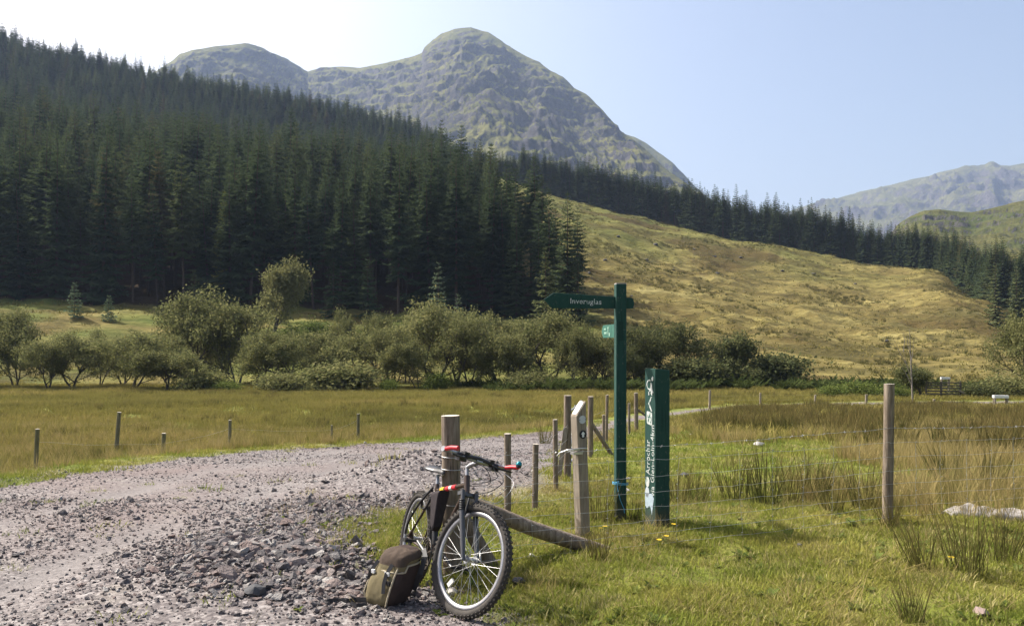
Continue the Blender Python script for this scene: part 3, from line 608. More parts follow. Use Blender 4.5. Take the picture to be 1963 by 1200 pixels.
ROW = [(-60, 640, 66, 'b', 'olive', 130, 'alder leaning in from the left picture edge'),
 (28, 598, 68, 'c', 'olive', 120, 'greyish alder at the far left of the riverside row'),
 (92, 655, 64, 'd', 'olive', 90, 'small alder second from the left in the riverside row'),
 (138, 640, 66, 'a', 'olive', 120, 'alder with thin reddish stems, third from the left by the meadow'),
 (192, 636, 70, 'e', 'olive', 110, 'alder with dark forked trunk, fourth from the left by the meadow'),
 (262, 642, 64, 'b', 'olive', 150, 'low spreading alder left of the tall round-topped one'),
 (318, 672, 62, 'd', 'olive', 100, 'small alder under the left side of the tall round-topped one'),
 (372, 563, 74, 'a', 'olive', 160, 'tall round-topped alder left of the pale birch, tallest of the left group'),
 (455, 585, 72, 'c', 'olive', 150, 'tall alder between the round-topped one and the pale birch'),
 (492, 640, 66, 'b', 'olive', 110, 'alder below the pale birch, twisted trunk showing'),
 (560, 645, 66, 'e', 'olive', 150, 'broad alder right below the pale birch'),
 (612, 636, 70, 'd', 'olive', 110, 'alder between the birch and the yellowish bush'),
 (664, 598, 84, 'e', 'olive', 70, 'slim far alder with a rounded tuft on top, centre left'),
 (722, 605, 82, 'd', 'olive', 60, 'small far alder tuft right of the slim far one'),
 (700, 640, 70, 'a', 'olive', 150, 'alder behind the yellowish bush in the centre left'),
 (752, 630, 68, 'c', 'olive', 110, 'grey-green alder just left of the highest central alder'),
 (836, 584, 72, 'a', 'olive', 170, 'highest broad alder in the centre of the row, behind the strainer post'),
 (800, 650, 66, 'e', 'olive', 110, 'dark-trunked alder in front of the highest central alder'),
 (900, 612, 68, 'c', 'olive', 120, 'alder right of the highest central one'),
 (955, 608, 72, 'b', 'olive', 120, 'thin-stemmed alder above the red bicycle grips'),
 (985, 640, 66, 'd', 'olive', 90, 'small alder with crooked twin stems in the centre'),
 (1052, 600, 70, 'a', 'olive', 150, 'broad alder below the point of the finger sign'),
 (1098, 622, 66, 'e', 'olive', 100, 'alder standing left of the signpost'),
 (1152, 655, 68, 'c', 'olive', 110, 'alder directly behind the signpost'),
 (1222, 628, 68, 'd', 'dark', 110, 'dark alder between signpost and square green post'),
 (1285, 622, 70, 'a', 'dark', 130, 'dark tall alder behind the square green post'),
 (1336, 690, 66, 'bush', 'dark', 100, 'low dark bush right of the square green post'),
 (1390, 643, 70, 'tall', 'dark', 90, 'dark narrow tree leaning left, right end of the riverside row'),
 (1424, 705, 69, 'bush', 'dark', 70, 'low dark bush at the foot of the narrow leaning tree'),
 (235, 655, 77, 'c', 'olive', 110, 'far alder showing between the fourth alder and the low spreading one'),
 (320, 640, 79, 'e', 'olive', 110, 'far alder behind the left shoulder of the tall round-topped one'),
 (420, 625, 79, 'd', 'olive', 120, 'far alder behind the gap right of the tall round-topped one'),
 (780, 612, 80, 'e', 'olive', 130, 'far alder behind the left shoulder of the highest central one'),
 (875, 600, 80, 'd', 'olive', 130, 'far alder behind the right shoulder of the highest central one'),
 (1010, 618, 79, 'c', 'olive', 130, 'far alder left of the broad one below the finger sign'),
 (1135, 640, 76, 'b', 'olive', 120, 'far alder just left of the signpost shaft'),
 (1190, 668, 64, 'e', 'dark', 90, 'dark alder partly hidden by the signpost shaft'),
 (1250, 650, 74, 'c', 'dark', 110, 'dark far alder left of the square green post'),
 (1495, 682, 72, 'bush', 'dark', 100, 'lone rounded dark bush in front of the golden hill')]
for px, top, y, key, mat, wpx, lab in ROW: tree(px, top, y, key, mat, lab, wpx, 'alder_bush' if key == 'bush' else 'alder_tree', 'bush' if key == 'bush' else 'tree')
tree(522, 503, 104, 'tall', 'pale', 'pale yellowish birch standing before the dark plantation', 92, 'birch_tree')
tree(660, 700, 63, 'bush', 'olive', 'low yellowish bush at the meadow edge in the centre left', 110, 'willow_bush', 'bush')
tree(1772, 704, 55, 'tall', 'dark', 'small dark tree beside the bare dead tree', 70, 'rowan_tree', 'tree')
tree(1962, 590, 56, 'e', 'olive', 'leafy tree cut off by the right picture edge', 170, 'alder_tree', 'tree')
tree(2030, 600, 55, 'c', 'olive', 'leafy tree just beyond the right picture edge', 140, 'alder_tree', 'tree')
for px, top, y, wpx, mat, lab in [(1590, 740, 55, 90, 'bright', 'light green willow scrub left end below the golden hill'), (1655, 733, 56, 90, 'bright', 'light green willow scrub just left of the round fence post'),
  (1705, 742, 54, 70, 'bright', 'small willow bush behind the round fence post'), (1860, 736, 54, 100, 'dark', 'dark scrub bush right of the wooden gate'), (1915, 722, 55, 90, 'olive', 'tangled scrub bush behind the white trough'), (1968, 738, 54, 90, 'dark', 'scrub bush at the right picture edge'),
  (440, 732, 61, 50, 'bright', 'small yellow-green bush at the meadow edge below the birch'), (750, 728, 62, 34, 'bright', 'tiny yellow-green bush under the central alders'), (838, 716, 64, 44, 'bright', 'yellow-green sapling under the highest central alder'), (610, 735, 61, 60, 'olive', 'low scrub clump in the middle of the meadow edge'),
  (395, 712, 62, 90, 'olive', 'undergrowth bush below the tall round-topped alder'), (530, 715, 62, 100, 'olive', 'undergrowth bush below the pale birch'), (1010, 712, 64, 90, 'olive', 'undergrowth bush below the finger sign point')]:
    tree(px, top, y, 'scrub', mat, lab, wpx, 'scrub_bush', 'bush', 'scrub at the meadow edge')
for px, y, wpx, top in [(600, 98, 60, 612), (700, 96, 70, 625), (760, 100, 60, 618), (560, 100, 50, 620), (930, 98, 70, 640), (480, 96, 60, 640)]:
    tree(px, top + 6, y, 'scrub', 'bright', 'green scrub on the shaded bank below the plantation', wpx, 'scrub_bush', 'bush', 'scrub on the far bank')
# bare dead tree
e = empty('dead_tree', on(1750, 47), (0, 0, 0), 'bare pale dead tree with thin branches in the right meadow', 'tree'); d = MB()
d.tube([(0, 0, -.3), (-.05, 0, 1.2), (-.12, 0, 2.6), (-.2, 0, 4.6)], [.06, .05, .035, .01], 6)
br_ = MB()
for a, b, c in [((-.06, 0, 1.2), (-.35, .1, 1.9), (-.75, .1, 2.5)), ((-.1, 0, 1.7), (-.4, 0, 2.5), (-.62, -.1, 3.5)), ((-.4, 0, 2.5), (-.8, 0, 3.2), (-1.1, 0, 3.9)), ((-.12, 0, 2.4), (.05, .1, 3.2), (.1, .1, 4.0)), ((-.14, 0, 3.0), (-.3, 0, 3.6), (-.35, 0, 4.3)), ((-.62, -.1, 3.2), (-.5, 0, 3.8), (-.55, 0, 4.4))]:
    br_.tube([a, b, c], [.025, .016, .006], 4)
mdead = plain('dead_wood', (.19, .165, .14), .9); d.obj('trunk', mdead, e); br_.obj('branch', mdead, e)
# ------------------------------------------------------------------ grasses
def m_blade(name, mode):
    a = N(name); p = a.pos(); t = a.attr('tip'); r = a.rnd()
    if mode == 'turf':
        c = grass_colour(a, p); c = a.mix(a.math('MULTIPLY', a.math('POWER', t, 2.0), 0.5), c, (0.33, 0.28, 0.11))
        c = a.mix(a.ramp(r, [(0.80, 0.0), (0.86, 0.8)]), c, (0.42, 0.36, 0.17))
    elif mode == 'straw':
        c = a.ramp(a.math('ADD', a.math('MULTIPLY', r, 0.6), a.math('MULTIPLY', a.noise(p, 0.25, 3), 0.5)), [(0.2, (0.13, 0.135, 0.032)), (0.45, (0.225, 0.195, 0.060)), (0.75, (0.36, 0.28, 0.12))])
        c = a.mix(a.math('MULTIPLY', t, 0.55), c, (0.40, 0.31, 0.15))
    elif mode == 'meadow':
        pm = a.mapping(p, (0.35, 1.0, 1.0)); b = a.noise(pm, 0.14, 5, 0.7, 0.5); m = a.noise(pm, 0.7, 4, 0.65)
        c = a.ramp(b, [(0.36, (0.085, 0.092, 0.024)), (0.45, (0.190, 0.178, 0.042)), (0.54, (0.255, 0.228, 0.058)), (0.66, (0.335, 0.262, 0.09))])
        c = a.mix(a.ramp(m, [(0.4, 0.0), (0.7, 0.6)]), c, (0.165, 0.175, 0.038))
        c = a.mix(a.math('MULTIPLY', t, 0.45), c, (0.38, 0.29, 0.12)); c = a.mix(a.math('MULTIPLY', r, 0.35), c, (0.13, 0.125, 0.030))
    elif mode == 'rush':
        c = a.mix(r, (0.070, 0.082, 0.024), (0.115, 0.105, 0.034)); c = a.mix(a.math('MULTIPLY', a.math('POWER', t, 2.0), 0.7), c, (0.21, 0.145, 0.062))
    else:
        pm = a.mapping(p, (0.35, 1.0, 1.0)); b = a.noise(pm, 0.05, 4, 0.6, 0.5)
        c = a.ramp(b, [(0.30, (0.095, 0.085, 0.026)), (0.45, (0.16, 0.135, 0.042)), (0.60, (0.22, 0.185, 0.060)), (0.75, (0.26, 0.225, 0.085))]); c = a.mix(a.math('MULTIPLY', r, 0.5), c, (0.12, 0.125, 0.036))
    return a.foliage(c, 0.30)
MB_TURF, MB_STRAW, MB_MEADOW, MB_RUSH, MB_TUSS = [m_blade(n_, m_) for n_, m_ in (('turf_blades', 'turf'), ('straw_blades', 'straw'), ('meadow_blades', 'meadow'), ('rush_stems', 'rush'), ('tussock_blades', 'hill'))]
def clump(seed, n, h0, h1, r, wd, lean, mat, curl=.5):
    g = np.random.default_rng(seed); V = []; F = []; T = []
    for i in range(n):
        a = g.uniform(0, 6.283); q = r * math.sqrt(g.random()); b = np.array([math.cos(a) * q, math.sin(a) * q, -.02]); h = g.uniform(h0, h1)
        la = a + g.normal(0, .9); ln = lean * g.uniform(.3, 1.3); d = np.array([math.cos(la) * ln, math.sin(la) * ln, 1.0]); d /= np.linalg.norm(d)
        d2 = d + np.array([math.cos(la), math.sin(la), -.35]) * curl * g.uniform(.2, 1.2); d2 /= np.linalg.norm(d2)
        f = g.uniform(0, 6.283); s = np.array([math.cos(f), math.sin(f), 0]) * wd * .5 * g.uniform(.7, 1.3); o = len(V)
        m = b + d * h * .55; V += [b - s, b + s, m + s * .8, m - s * .8, m + d2 * h * .45]; F += [(o, o + 1, o + 2), (o, o + 2, o + 3), (o + 3, o + 2, o + 4)]; T += [0, 0, .5, .5, 1]
    return big_mesh('clump', np.array(V), np.array(F), [mat], False, {'tip': np.array(T)})
def grav_at(x, y):
    td = track_sd(x, y) + 0.28 * fbm(x * 1.1, y * 1.1, 4, 31)
    g = np.clip(0.5 + td / 0.9 + 0.35 * fbm(x * 2, y * 2, 3, 37), 0, 1) * (y < 60)
    return np.clip(g + np.exp(-(((x + 0.35) / 1.0) ** 2 + ((y - 9.3) / 1.1) ** 2)) * .9, 0, 1)
def sample(y0, y1, n, u0=-.80, u1=.80, pad=1.0):
    y = np.sqrt(rng.uniform(y0 * y0, y1 * y1, n)); x = rng.uniform(u0, u1, n) * (y + pad); return x, y
def put_grass(name, x, y, keep, smin, smax, protos, label, tilt=.12, scl=None):
    k = rng.random(len(x)) < keep; x, y = x[k], y[k]; z = H(x, y); n_ = len(x)
    s = rng.uniform(smin, smax, n_) if scl is None else scl[k]
    o = scatter(name, np.stack([x, y, z], -1), np.stack([rng.normal(0, tilt, n_), rng.normal(0, tilt, n_), rng.uniform(0, 6.28, n_)], -1), s, protos, label); return o
TURF = [clump(200 + i, 46, .02, .065, .10, .0055, .55, MB_TURF, .7) for i in range(5)]
DEAD = [clump(205 + i, 9, .2, .5, .10, .006, 1.5, MB_STRAW, .3) for i in range(3)]
def weed(seed):
    g = np.random.default_rng(seed); V = []; F = []
    for i in range(9):
        a = g.uniform(0, 6.28); L = g.uniform(.035, .07); d = np.array([math.cos(a), math.sin(a), g.uniform(.2, .9)]); s_ = np.array([-math.sin(a), math.cos(a), 0]) * L * .28; o = len(V)
        V += [np.array([0, 0, 0.0]), d * L * .5 - s_, d * L * .5 + s_, d * L + np.array([0, 0, -.012])]; F += [(o, o + 1, o + 3), (o, o + 3, o + 2)]
    return big_mesh('weed', np.array(V), np.array(F), [LEAF['bright']], False)
WEED = [weed(i) for i in range(3)]
STRAW = [clump(220 + i, 30, .22, .50, .12, .006, .30, MB_STRAW, .5) for i in range(4)]
MEAD = [clump(240 + i, 34, .14, .40, .36, .022, .40, MB_MEADOW, .6) for i in range(4)]
RUSH = [clump(260 + i, 75, .35, .68, .11, .0065, .30, MB_RUSH, .10) for i in range(4)]
RUSHF = [clump(280 + i, 46, .35, .70, .30, .022, .28, MB_RUSH, .15) for i in range(3)]
TUSS = [clump(300 + i, 16, .10, .32, .65, .11, .7, MB_TUSS, .8) for i in range(4)]
# short turf in front of and just behind the fence, and on the banks of the track
x, y = sample(3.6, 9.5, 34000, -.75, .75, .6)
gv = grav_at(x, y); put_grass('turf_grass', x, y, np.where(gv < .45, .30 + .70 * sstep(-.45, .0, fbm(x / .9, y / .9, 3, 58)), .006) * np.interp(y, [3.6, 6, 9.5], [1, .9, .6]), .55, 1.5, TURF, 'short yellow-green turf in front of the wire fence')
x, y = sample(3.8, 9.0, 5200, -.3, .75, .6); gv = grav_at(x, y)
put_grass('dead_stems', x, y, np.where(gv < .5, .25 + .75 * sstep(0, .4, fbm(x / .8, y / .8, 3, 66)), .02), .22, .55, DEAD, 'dry straw stems and dead grass lying in the near turf', .5)
x, y = sample(3.8, 8.0, 1500, -.3, .75, .6); gv = grav_at(x, y)
put_grass('turf_weeds', x, y, np.where(gv < .55, .15 + .85 * sstep(.1, .4, fbm(x / .7, y / .7, 3, 68)), .03), .5, 1.2, WEED, 'small broad-leaved weeds in the near turf')
x, y = sample(9.0, 30, 42000, -.8, .8, 2)
gv = grav_at(x, y); lf = x < xl(y) - .9
put_grass('verge_grass', x, y, np.where(gv < .5, .8, 0.006 * ~lf), 1.2, 2.4, TURF, 'short grass along the verges of the gravel track')
# tall straw grass right of the fence line
x, y = sample(6.9, 27, 26000, -.1, .8, 2)
gv = grav_at(x, y); pxv = CX + FPX * x / y
tall = sstep(.05, .35, fbm(x / 2.4, y / 2.4, 3, 51) + np.interp(pxv, [1000, 1250, 1500, 1650, 1750, 1963], [-.7, -.45, -.28, -.02, .35, .5]) + np.interp(y, [6.9, 7.6, 9.5, 14, 18], [-.25, .15, -.05, -.05, .2])) 
put_grass('straw_grass', x, y, np.where(gv < .25, tall * .6, 0), .45, 1.0, STRAW, 'tall straw-coloured grass in the right field behind the fence')
x, y = sample(13, 50, 9000, .12, .8, 2)
gv = grav_at(x, y); dk = sstep(.0, .3, 1.5 * fbm(x / 3.2, y / 4, 3, 71) + np.interp(y, [13, 17, 24, 36, 44, 50], [-.55, -.2, .30, .30, -.2, -.6]))
put_grass('rush_bed', x, y, np.where((gv < .1) & (track_sd(x, y) < -2.6), dk * .5, 0), .55, 1.1, RUSHF, 'dark brownish rushes across the back of the right field')
# rank grass on the left bank below the track
x, y = sample(8.5, 34, 30000, -.85, .05, 2)
lf = (x < xl(y) - .75)
put_grass('bank_grass', x, y, np.where(lf, .25 + .5 * sstep(-.3, .3, fbm(x / 1.8, y / 1.8, 3, 44)), 0), .35, .95, STRAW, 'rank dry grass on the bank left of the track')
# meadow
x, y = sample(16, 76, 40000, -.85, .85, 3)
gv = grav_at(x, y); ok = (gv < .05) & (((x < xl(y) - 1.2) & (track_sd(x, y) < -.8)) | ((x > xr(y) + .4) & (track_sd(x, y) < -1.6))) & (y > 16)
put_grass('meadow_grass', x, y, np.where(ok, np.where(x > xr(y), np.interp(y, [21, 30], [.25, 1]), 1.0), 0), .75, 1.25, MEAD, 'tall olive and golden grass of the flat meadow')
x, y = sample(18, 66, 5200, -.85, .85, 3)
gv = grav_at(x, y); ok = (gv < .05) & (track_sd(x, y) < -2.4)
put_grass('meadow_rushes', x, y, np.where(ok, sstep(.12, .5, fbm(x / 7, y / 4, 4, 77)) * .8, 0), .45, .9, RUSHF, 'scattered darker rush tufts across the flat meadow')
# tussocks on the far bank and the golden hill
x, y = sample(76, 400, 60000, -.72, .78, 3)
pxv = CX + FPX * x / y; fo = in_forest(x, y) | ((y > crest_y(pxv) + 2) & (pxv > 870))
put_grass('tussock_grass', x, y, np.where(fo, 0, np.interp(y, [76, 150, 400], [.8, .5, .3]) * (.2 + .8 * sstep(-.2, .25, fbm(x / 14, y / 9, 3, 81)))), .7, 1.6, TUSS, 'tussocky golden grass on the open hillside')
x, y = sample(85, 330, 26000, .02, .74, 3); pxv = CX + FPX * x / y
st_ = fbm(x / 26 + y / 60, y / 13, 4, 87)
put_grass('hill_rushes', x, y, np.where((y < crest_y(pxv) - 3) & ~in_forest(x, y), sstep(.22, .5, st_) * .8 + .015, 0), .6, 1.5, RUSHF, 'dark streaks of rushes and heather on the golden hillside')
# bracken at the foot of the riverside trees
def frond_clump(seed):
    g = np.random.default_rng(seed); V = []; F = []
    for i in range(22):
        a = g.uniform(0, 6.283); b = np.array([g.normal(0, .35), g.normal(0, .35), 0]); L = g.uniform(.7, 1.2); d = np.array([math.cos(a) * .7, math.sin(a) * .7, 1.0]); s = np.array([-math.sin(a), math.cos(a), 0])
        for j in range(7):
            t = .3 + .1 * j; p = b + d * L * t + np.array([math.cos(a), math.sin(a), -.8]) * L * .35 * t * t; w_ = .26 * (1.05 - t) * L + .04
            for sg in (-1, 1):
                o = len(V); V += [p, p + s * sg * w_ + d * .10 + np.array([0, 0, .05]), p + d * .11]; F.append((o, o + 1, o + 2))
    return big_mesh('frond', np.array(V), np.array(F), [LEAF['fern']], False)
FERN = [frond_clump(i) for i in range(3)]
x, y = sample(59, 70, 5200, -.2, .8, 3); pxv = CX + FPX * x / y
put_grass('bracken', x, y, np.interp(pxv, [850, 980, 1080, 1300, 1450, 1560, 1700, 1760, 1850, 1963], [0, .1, .45, .2, .03, .08, .08, .02, .03, .03]) * (y > 61), .6, 1.1, FERN, 'green bracken along the foot of the riverside trees')

# single rush clumps near the fence
RSP = [(1408, 962, 1.1, 'rush clump behind the fence, nearest right of the square green post'), (1468, 968, 1.2, 'wide rush clump in the middle between square green post and round post'), (1512, 962, 1.0, 'rush clump right of the wide middle one'), (1560, 958, 1.05, 'rush clump left of the two by the round post'), (1600, 985, .9, 'low rush clump nearest the round post, on its left'), (1660, 975, 1.0, 'rush clump touching the round post from the left'),
       (1300, 968, .85, 'rush clump at the right side of the square green post'), (1338, 965, .75, 'small rush clump second right of the square green post'), (1155, 1000, .8, 'straw-tipped rush clump between waymark post and signpost'), (1215, 998, .45, 'short rush tuft at the foot of the signpost'),
       (1855, 1098, .95, 'sparse rush clump in the right foreground turf by a yellow flower'), (1768, 1092, .70, 'leaning rush tuft left of the sparse foreground clump'), (1930, 1075, .8, 'sparse rush clump by the right picture edge in the turf'), (1045, 850, 1.0, 'dark rush clump beside the track left of the gate posts'), (1745, 1192, .55, 'dark rush tuft at the bottom right of the picture'), (1815, 930, 1.1, 'rush clump right of the round post amid straw grass'), (1905, 940, 1.05, 'rush clump near the right edge amid straw grass'),
       (1705, 1010, .6, 'dark tuft at the foot of the round post'), (1150, 1075, .5, 'dark tuft at the ground end of the sloping strut'), (185, 880, 1.0, 'rush clump on the left bank below a leaning fence stake')]
for i, (px, py, s, lab) in enumerate(RSP):
    o = link('rush_clump', RUSH[i % 4]); p = hit(px, py); o.location = p; o.scale = (s * 1.1, s * 1.1, s); o.rotation_euler = (R(rng.uniform(-6, 6)), R(rng.uniform(-6, 6)), rng.uniform(0, 6.28)); tag(o, lab, 'rush', 'rush clumps')
# small yellow flowers
myel = plain('yellow_petals', (.75, .52, .02), .6); mst = plain('flower_stalk', (.08, .13, .03), .8)
for i, (px, py, lab) in enumerate([(1150, 1030, 'yellow flower at the foot of the waymark post'), (1290, 1023, 'yellow flower right of the foot of the square green post'), (1262, 1055, 'yellow flower in the turf below the square green post'), (1276, 1047, 'yellow flower right of another below the square green post'), (1822, 1090, 'yellow flower beside the sparse foreground rush clump'), (1158, 1027, 'second yellow flower right of the waymark post foot')]):
    p = hit(px, py); e = empty('dandelion', p, (0, 0, 0), lab, 'flower', 'yellow flowers in the turf'); m = MB(); m.tube([(0, 0, 0), (.005, 0, .07)], .0025, 5); m.obj('stalk', mst, e)
    m = MB()
    for k in range(12):
        a = k * .5236; m.add([(.005, 0, .07), (.005 + .02 * math.cos(a - .2), .02 * math.sin(a - .2), .078), (.005 + .020 * math.cos(a), .020 * math.sin(a), .080), (.005 + .02 * math.cos(a + .2), .02 * math.sin(a + .2), .078)], [(0, 1, 2, 3)])
    m.obj('petals', myel, e)

# ------------------------------------------------------------------ stones
def m_stone(name, tone=1.0):
    a = N(name); r = a.rnd(); n = a.noise(a.objc(), 2.2, 5, 0.7)
    c = a.ramp(r, [(0.0, (0.085, 0.082, 0.084)), (0.25, (0.165, 0.148, 0.146)), (0.5, (0.225, 0.195, 0.186)), (0.7, (0.245, 0.180, 0.160)), (0.88, (0.31, 0.285, 0.265)), (1.0, (0.45, 0.43, 0.40))])
    c = a.mix(a.ramp(n, [(0.35, 0.5), (0.65, 0.0)]), c, (0.10, 0.090, 0.085)); return a.principled(c, 0.88, 0, a.bump(n, 0.5, 0.3), 0.2)
MAT_STONE = m_stone('broken_stone')
def rock(seed, npt=14, mat=None, flat=.65):
    g = random.Random(seed); bm = bmesh.new()
    for i in range(npt):
        v = Vector((g.gauss(0, 1), g.gauss(0, 1), g.gauss(0, 1))).normalized() * g.uniform(.8, 1.0); bm.verts.new((v.x * .5, v.y * .5 * g.uniform(.8, 1), v.z * .5 * flat))
    r_ = bmesh.ops.convex_hull(bm, input=bm.verts); bmesh.ops.delete(bm, geom=[v for v in bm.verts if not v.link_faces], context='VERTS')
    me = bpy.data.meshes.new('stone'); bm.to_mesh(me); bm.free(); me.materials.append(mat or MAT_STONE); return me
ROCKS = [rock(i, 12 + i % 5, flat=.5 + .05 * (i % 6)) for i in range(12)]
x, y = sample(3.9, 26, 230000, -.8, .25, .8); x2, y2 = sample(3.9, 8.5, 60000, -.8, .12, .6); x, y = np.concatenate([x, x2]), np.concatenate([y, y2])
td = track_sd(x, y) + .2 * fbm(x * 1.1, y * 1.1, 4, 31)
spill = np.exp(-(((x + 1.85) / .80) ** 2 + ((y - 5.85) / .85) ** 2)) + .8 * np.exp(-(((x + 1.0) / .55) ** 2 + ((y - 5.1) / .3) ** 2)) + .22 * np.exp(-(((x + 1.6) / 1.9) ** 2 + ((y - 7.6) / .9) ** 2))
heap = np.exp(-(((x + .95) / 1.2) ** 2 + ((y - 9.5) / .85) ** 2))
wind = np.exp(-((td - .35) / .4) ** 2) * .35
dens = (td > -.25) * (np.interp(y, [4, 8, 14, 26], [.26, .36, .45, .5]) * (.45 + 1.1 * sstep(-.3, .4, fbm(x / 1.6, y / 1.6, 3, 95))) * (1 - .85 * np.clip(rut_at(x, y), 0, 1)) + .9 * spill + .9 * heap + wind)
k = rng.random(len(x)) < dens; x, y, spill, heap = x[k], y[k], spill[k], heap[k]
size = rng.lognormal(math.log(.0135), .55, len(x)) * (1 + 2.0 * np.clip(spill, 0, 1)) * (1 + .6 * heap)
size = np.clip(size, .006, .15); ex = rng.random(len(x)) < .006; size[ex] *= 1.8
z = H(x, y) + size * .14
app = size / y; inv = np.abs(x / y) < .66
top = np.argsort(-np.where(inv & (y > 4.3), app, 0))[:300]; mask = np.zeros(len(x), bool); mask[top] = True
for i in top:
    o = link('stone', ROCKS[i % 12], track_o); o.location = (x[i], y[i], z[i]); s = size[i]; o.scale = (s * rng.uniform(.9, 1.4), s * rng.uniform(.75, 1.1), s * rng.uniform(.7, 1.05)); o.rotation_euler = (rng.normal(0, .35), rng.normal(0, .35), rng.uniform(0, 6.28))
m_ = ~mask; q = m_.sum(); sv = size[m_][:, None] * rng.uniform(.7, 1.35, (q, 3))
scatter('loose_gravel', np.stack([x[m_], y[m_], z[m_]], -1), np.stack([rng.normal(0, .4, q), rng.normal(0, .4, q), rng.uniform(0, 6.28, q)], -1), sv, ROCKS, None, parent=track_o)
MAT_DARKROCK = plain('dark_rock', (.075, .075, .078), .85, 0, .4, 14, .2, .5); MAT_PALE = plain('pale_stone', (.40, .38, .35), .85, 0, .25, 14, .2, .3); MAT_PINK = plain('pink_stone', (.24, .18, .16), .85, 0, .25, 14, .2, .3); MAT_GREY = plain('grey_boulder', (.11, .105, .105), .9, 0, .45, 1.5, .1, .4)
for i, (px, py, wd, mt, lab) in enumerate([(490, 1140, .15, MAT_DARKROCK, 'rounded dark rock at the front of the stone spill, left of the backpack'), (268, 1098, .075, MAT_DARKROCK, 'small dark rock lying alone on the left of the gravel'), (994, 1118, .10, MAT_DARKROCK, 'dark rock in the grass right of the front wheel'), (1880, 1182, .11, MAT_PINK, 'pinkish flat stone in the bottom right turf'),
      (866, 1140, .09, MAT_PALE, 'pale stone seen through the front wheel'), (1455, 856, .22, MAT_PALE, 'white rock in the field behind the fence, largest there'), (1200, 945, .12, MAT_PALE, 'pale rock between signpost and square green post'), (1312, 914, .13, MAT_DARKROCK, 'dark clod right of the square green post'), (1362, 940, .08, MAT_PALE, 'pale stone lower right of the square green post'), (1325, 835, .12, MAT_PALE, 'pale stone beyond the top of the square green post'), (1620, 922, .09, MAT_PALE, 'pale stone among rushes left of the round post'), (1600, 838, .12, MAT_PALE, 'pale stone far behind the fence left of the round post'), (1532, 1048, .055, MAT_GREY, 'small grey stone in the turf in front of the rushes'), (1018, 1068, .06, MAT_PALE, 'small white stone below the sloping strut'), (1205, 920, .07, MAT_PALE, 'small pale stone above the larger one by the signpost'), (1915, 945, .10, MAT_PALE, 'pale stone near the right edge above the white sheet')]):
    o = link('rock', rock(500 + i, 26, mt, .62)); p = hit(px, py); o.location = p + Vector((0, 0, wd * .18)); o.scale = (wd * 1.1, wd, wd); o.rotation_euler = (0, 0, i * 1.3); tag(o, lab, 'rock')
for i, (px, py, wpx) in enumerate([(1160, 500, 10), (1215, 412, 18), (1235, 415, 12), (1375, 525, 12), (1258, 470, 14), (1130, 525, 11), (1560, 526, 11), (1290, 518, 9), (1185, 455, 10), (1240, 500, 8), (1420, 495, 9), (1330, 480, 9), (1640, 545, 8), (1210, 570, 9), (1180, 560, 8), (1370, 492, 10), (1700, 655, 12), (1500, 520, 9)]):
    p = hit(px, py); wd = wpx / FPX * p.y; o = link('boulder', rock(600 + i, 24, MAT_GREY, .6)); o.location = p + Vector((0, 0, wd * .08)); o.scale = (wd, wd, wd * .8); o.rotation_euler = (0, 0, i); tag(o, 'small grey boulder half sunk in the golden grass hillside', 'boulder', 'boulders on the golden hill')
# ------------------------------------------------------------------ fences
W_GREY = wood('weathered_post_wood', (0.115, 0.088, 0.064), (0.215, 0.172, 0.130), (0.33, 0.275, 0.215))
W_PALE = wood('pale_planed_wood', (0.16, 0.13, 0.10), (0.265, 0.225, 0.175), (0.37, 0.325, 0.265))
W_GREEN = wood('greenish_treated_wood', (0.105, 0.098, 0.055), (0.175, 0.160, 0.10), (0.26, 0.235, 0.165))
MAT_WIRE = plain('galvanised_wire', (.50, .50, .50), .42, .85, .25, 60)
MAT_TOP = plain('sawn_end_grain', (.46, .41, .34), .9, 0, .3, 60)
def rel(mb, loc): return mb.xf(Matrix.Translation(-Vector(loc)))
def post(parent, base, height, r, lean=(0, 0), mat=None, n=14, name='post', depth=.12, taper=.97):
    b = Vector(base); m = MB(); g = random.Random(int(abs(b.x * 1000) + b.y * 77)); k = 7
    path = [b + Vector((lean[0] * t, lean[1] * t, -depth + (height + depth) * t)) + Vector((g.uniform(-1, 1), g.uniform(-1, 1), 0)) * r * .05 for t in [i / (k - 1) for i in range(k)]]
    m.tube(path, [r * (1 + (taper - 1) * i / (k - 1)) * g.uniform(.97, 1.03) for i in range(k)], n)
    m.m[-1] = 1                                     # sawn top
    return rel(m, parent.location).obj(name, [mat or W_GREY, MAT_TOP], parent)
def wire(parent, A, B, r=.0016, wob=.004, name='wire', barbs=False, sag=.01, n=26):
    g = random.Random(int(abs(A[0] * 991 + A[2] * 7717))); A, B = Vector(A), Vector(B); m = MB(); L = (B - A).length
    pts = []
    for i in range(n + 1):
        t = i / n; p = A.lerp(B, t); p.z += -sag * 4 * t * (1 - t) + g.uniform(-wob, wob); p += Vector((g.uniform(-wob, wob), g.uniform(-wob, wob), 0)); pts.append(p)
    m.tube(pts, r, 4, cap=False)
    if barbs:
        for i in range(int(L / .11)):
            t = (i + .5) / int(L / .11); j = min(int(t * n), n - 1); p = pts[j].lerp(pts[j + 1], t * n - j)
            for q in range(2):
                d = Vector((g.uniform(-1, 1), g.uniform(-1, 1), g.uniform(-1, 1))).normalized() * .013; m.tube([p - d, p + d], r * .8, 3, cap=False)
            m.tube([p - (B - A).normalized() * .008, p + (B - A).normalized() * .008], r * 2.0, 5, cap=False)
    return rel(m, parent.location).obj(name, MAT_WIRE, parent)
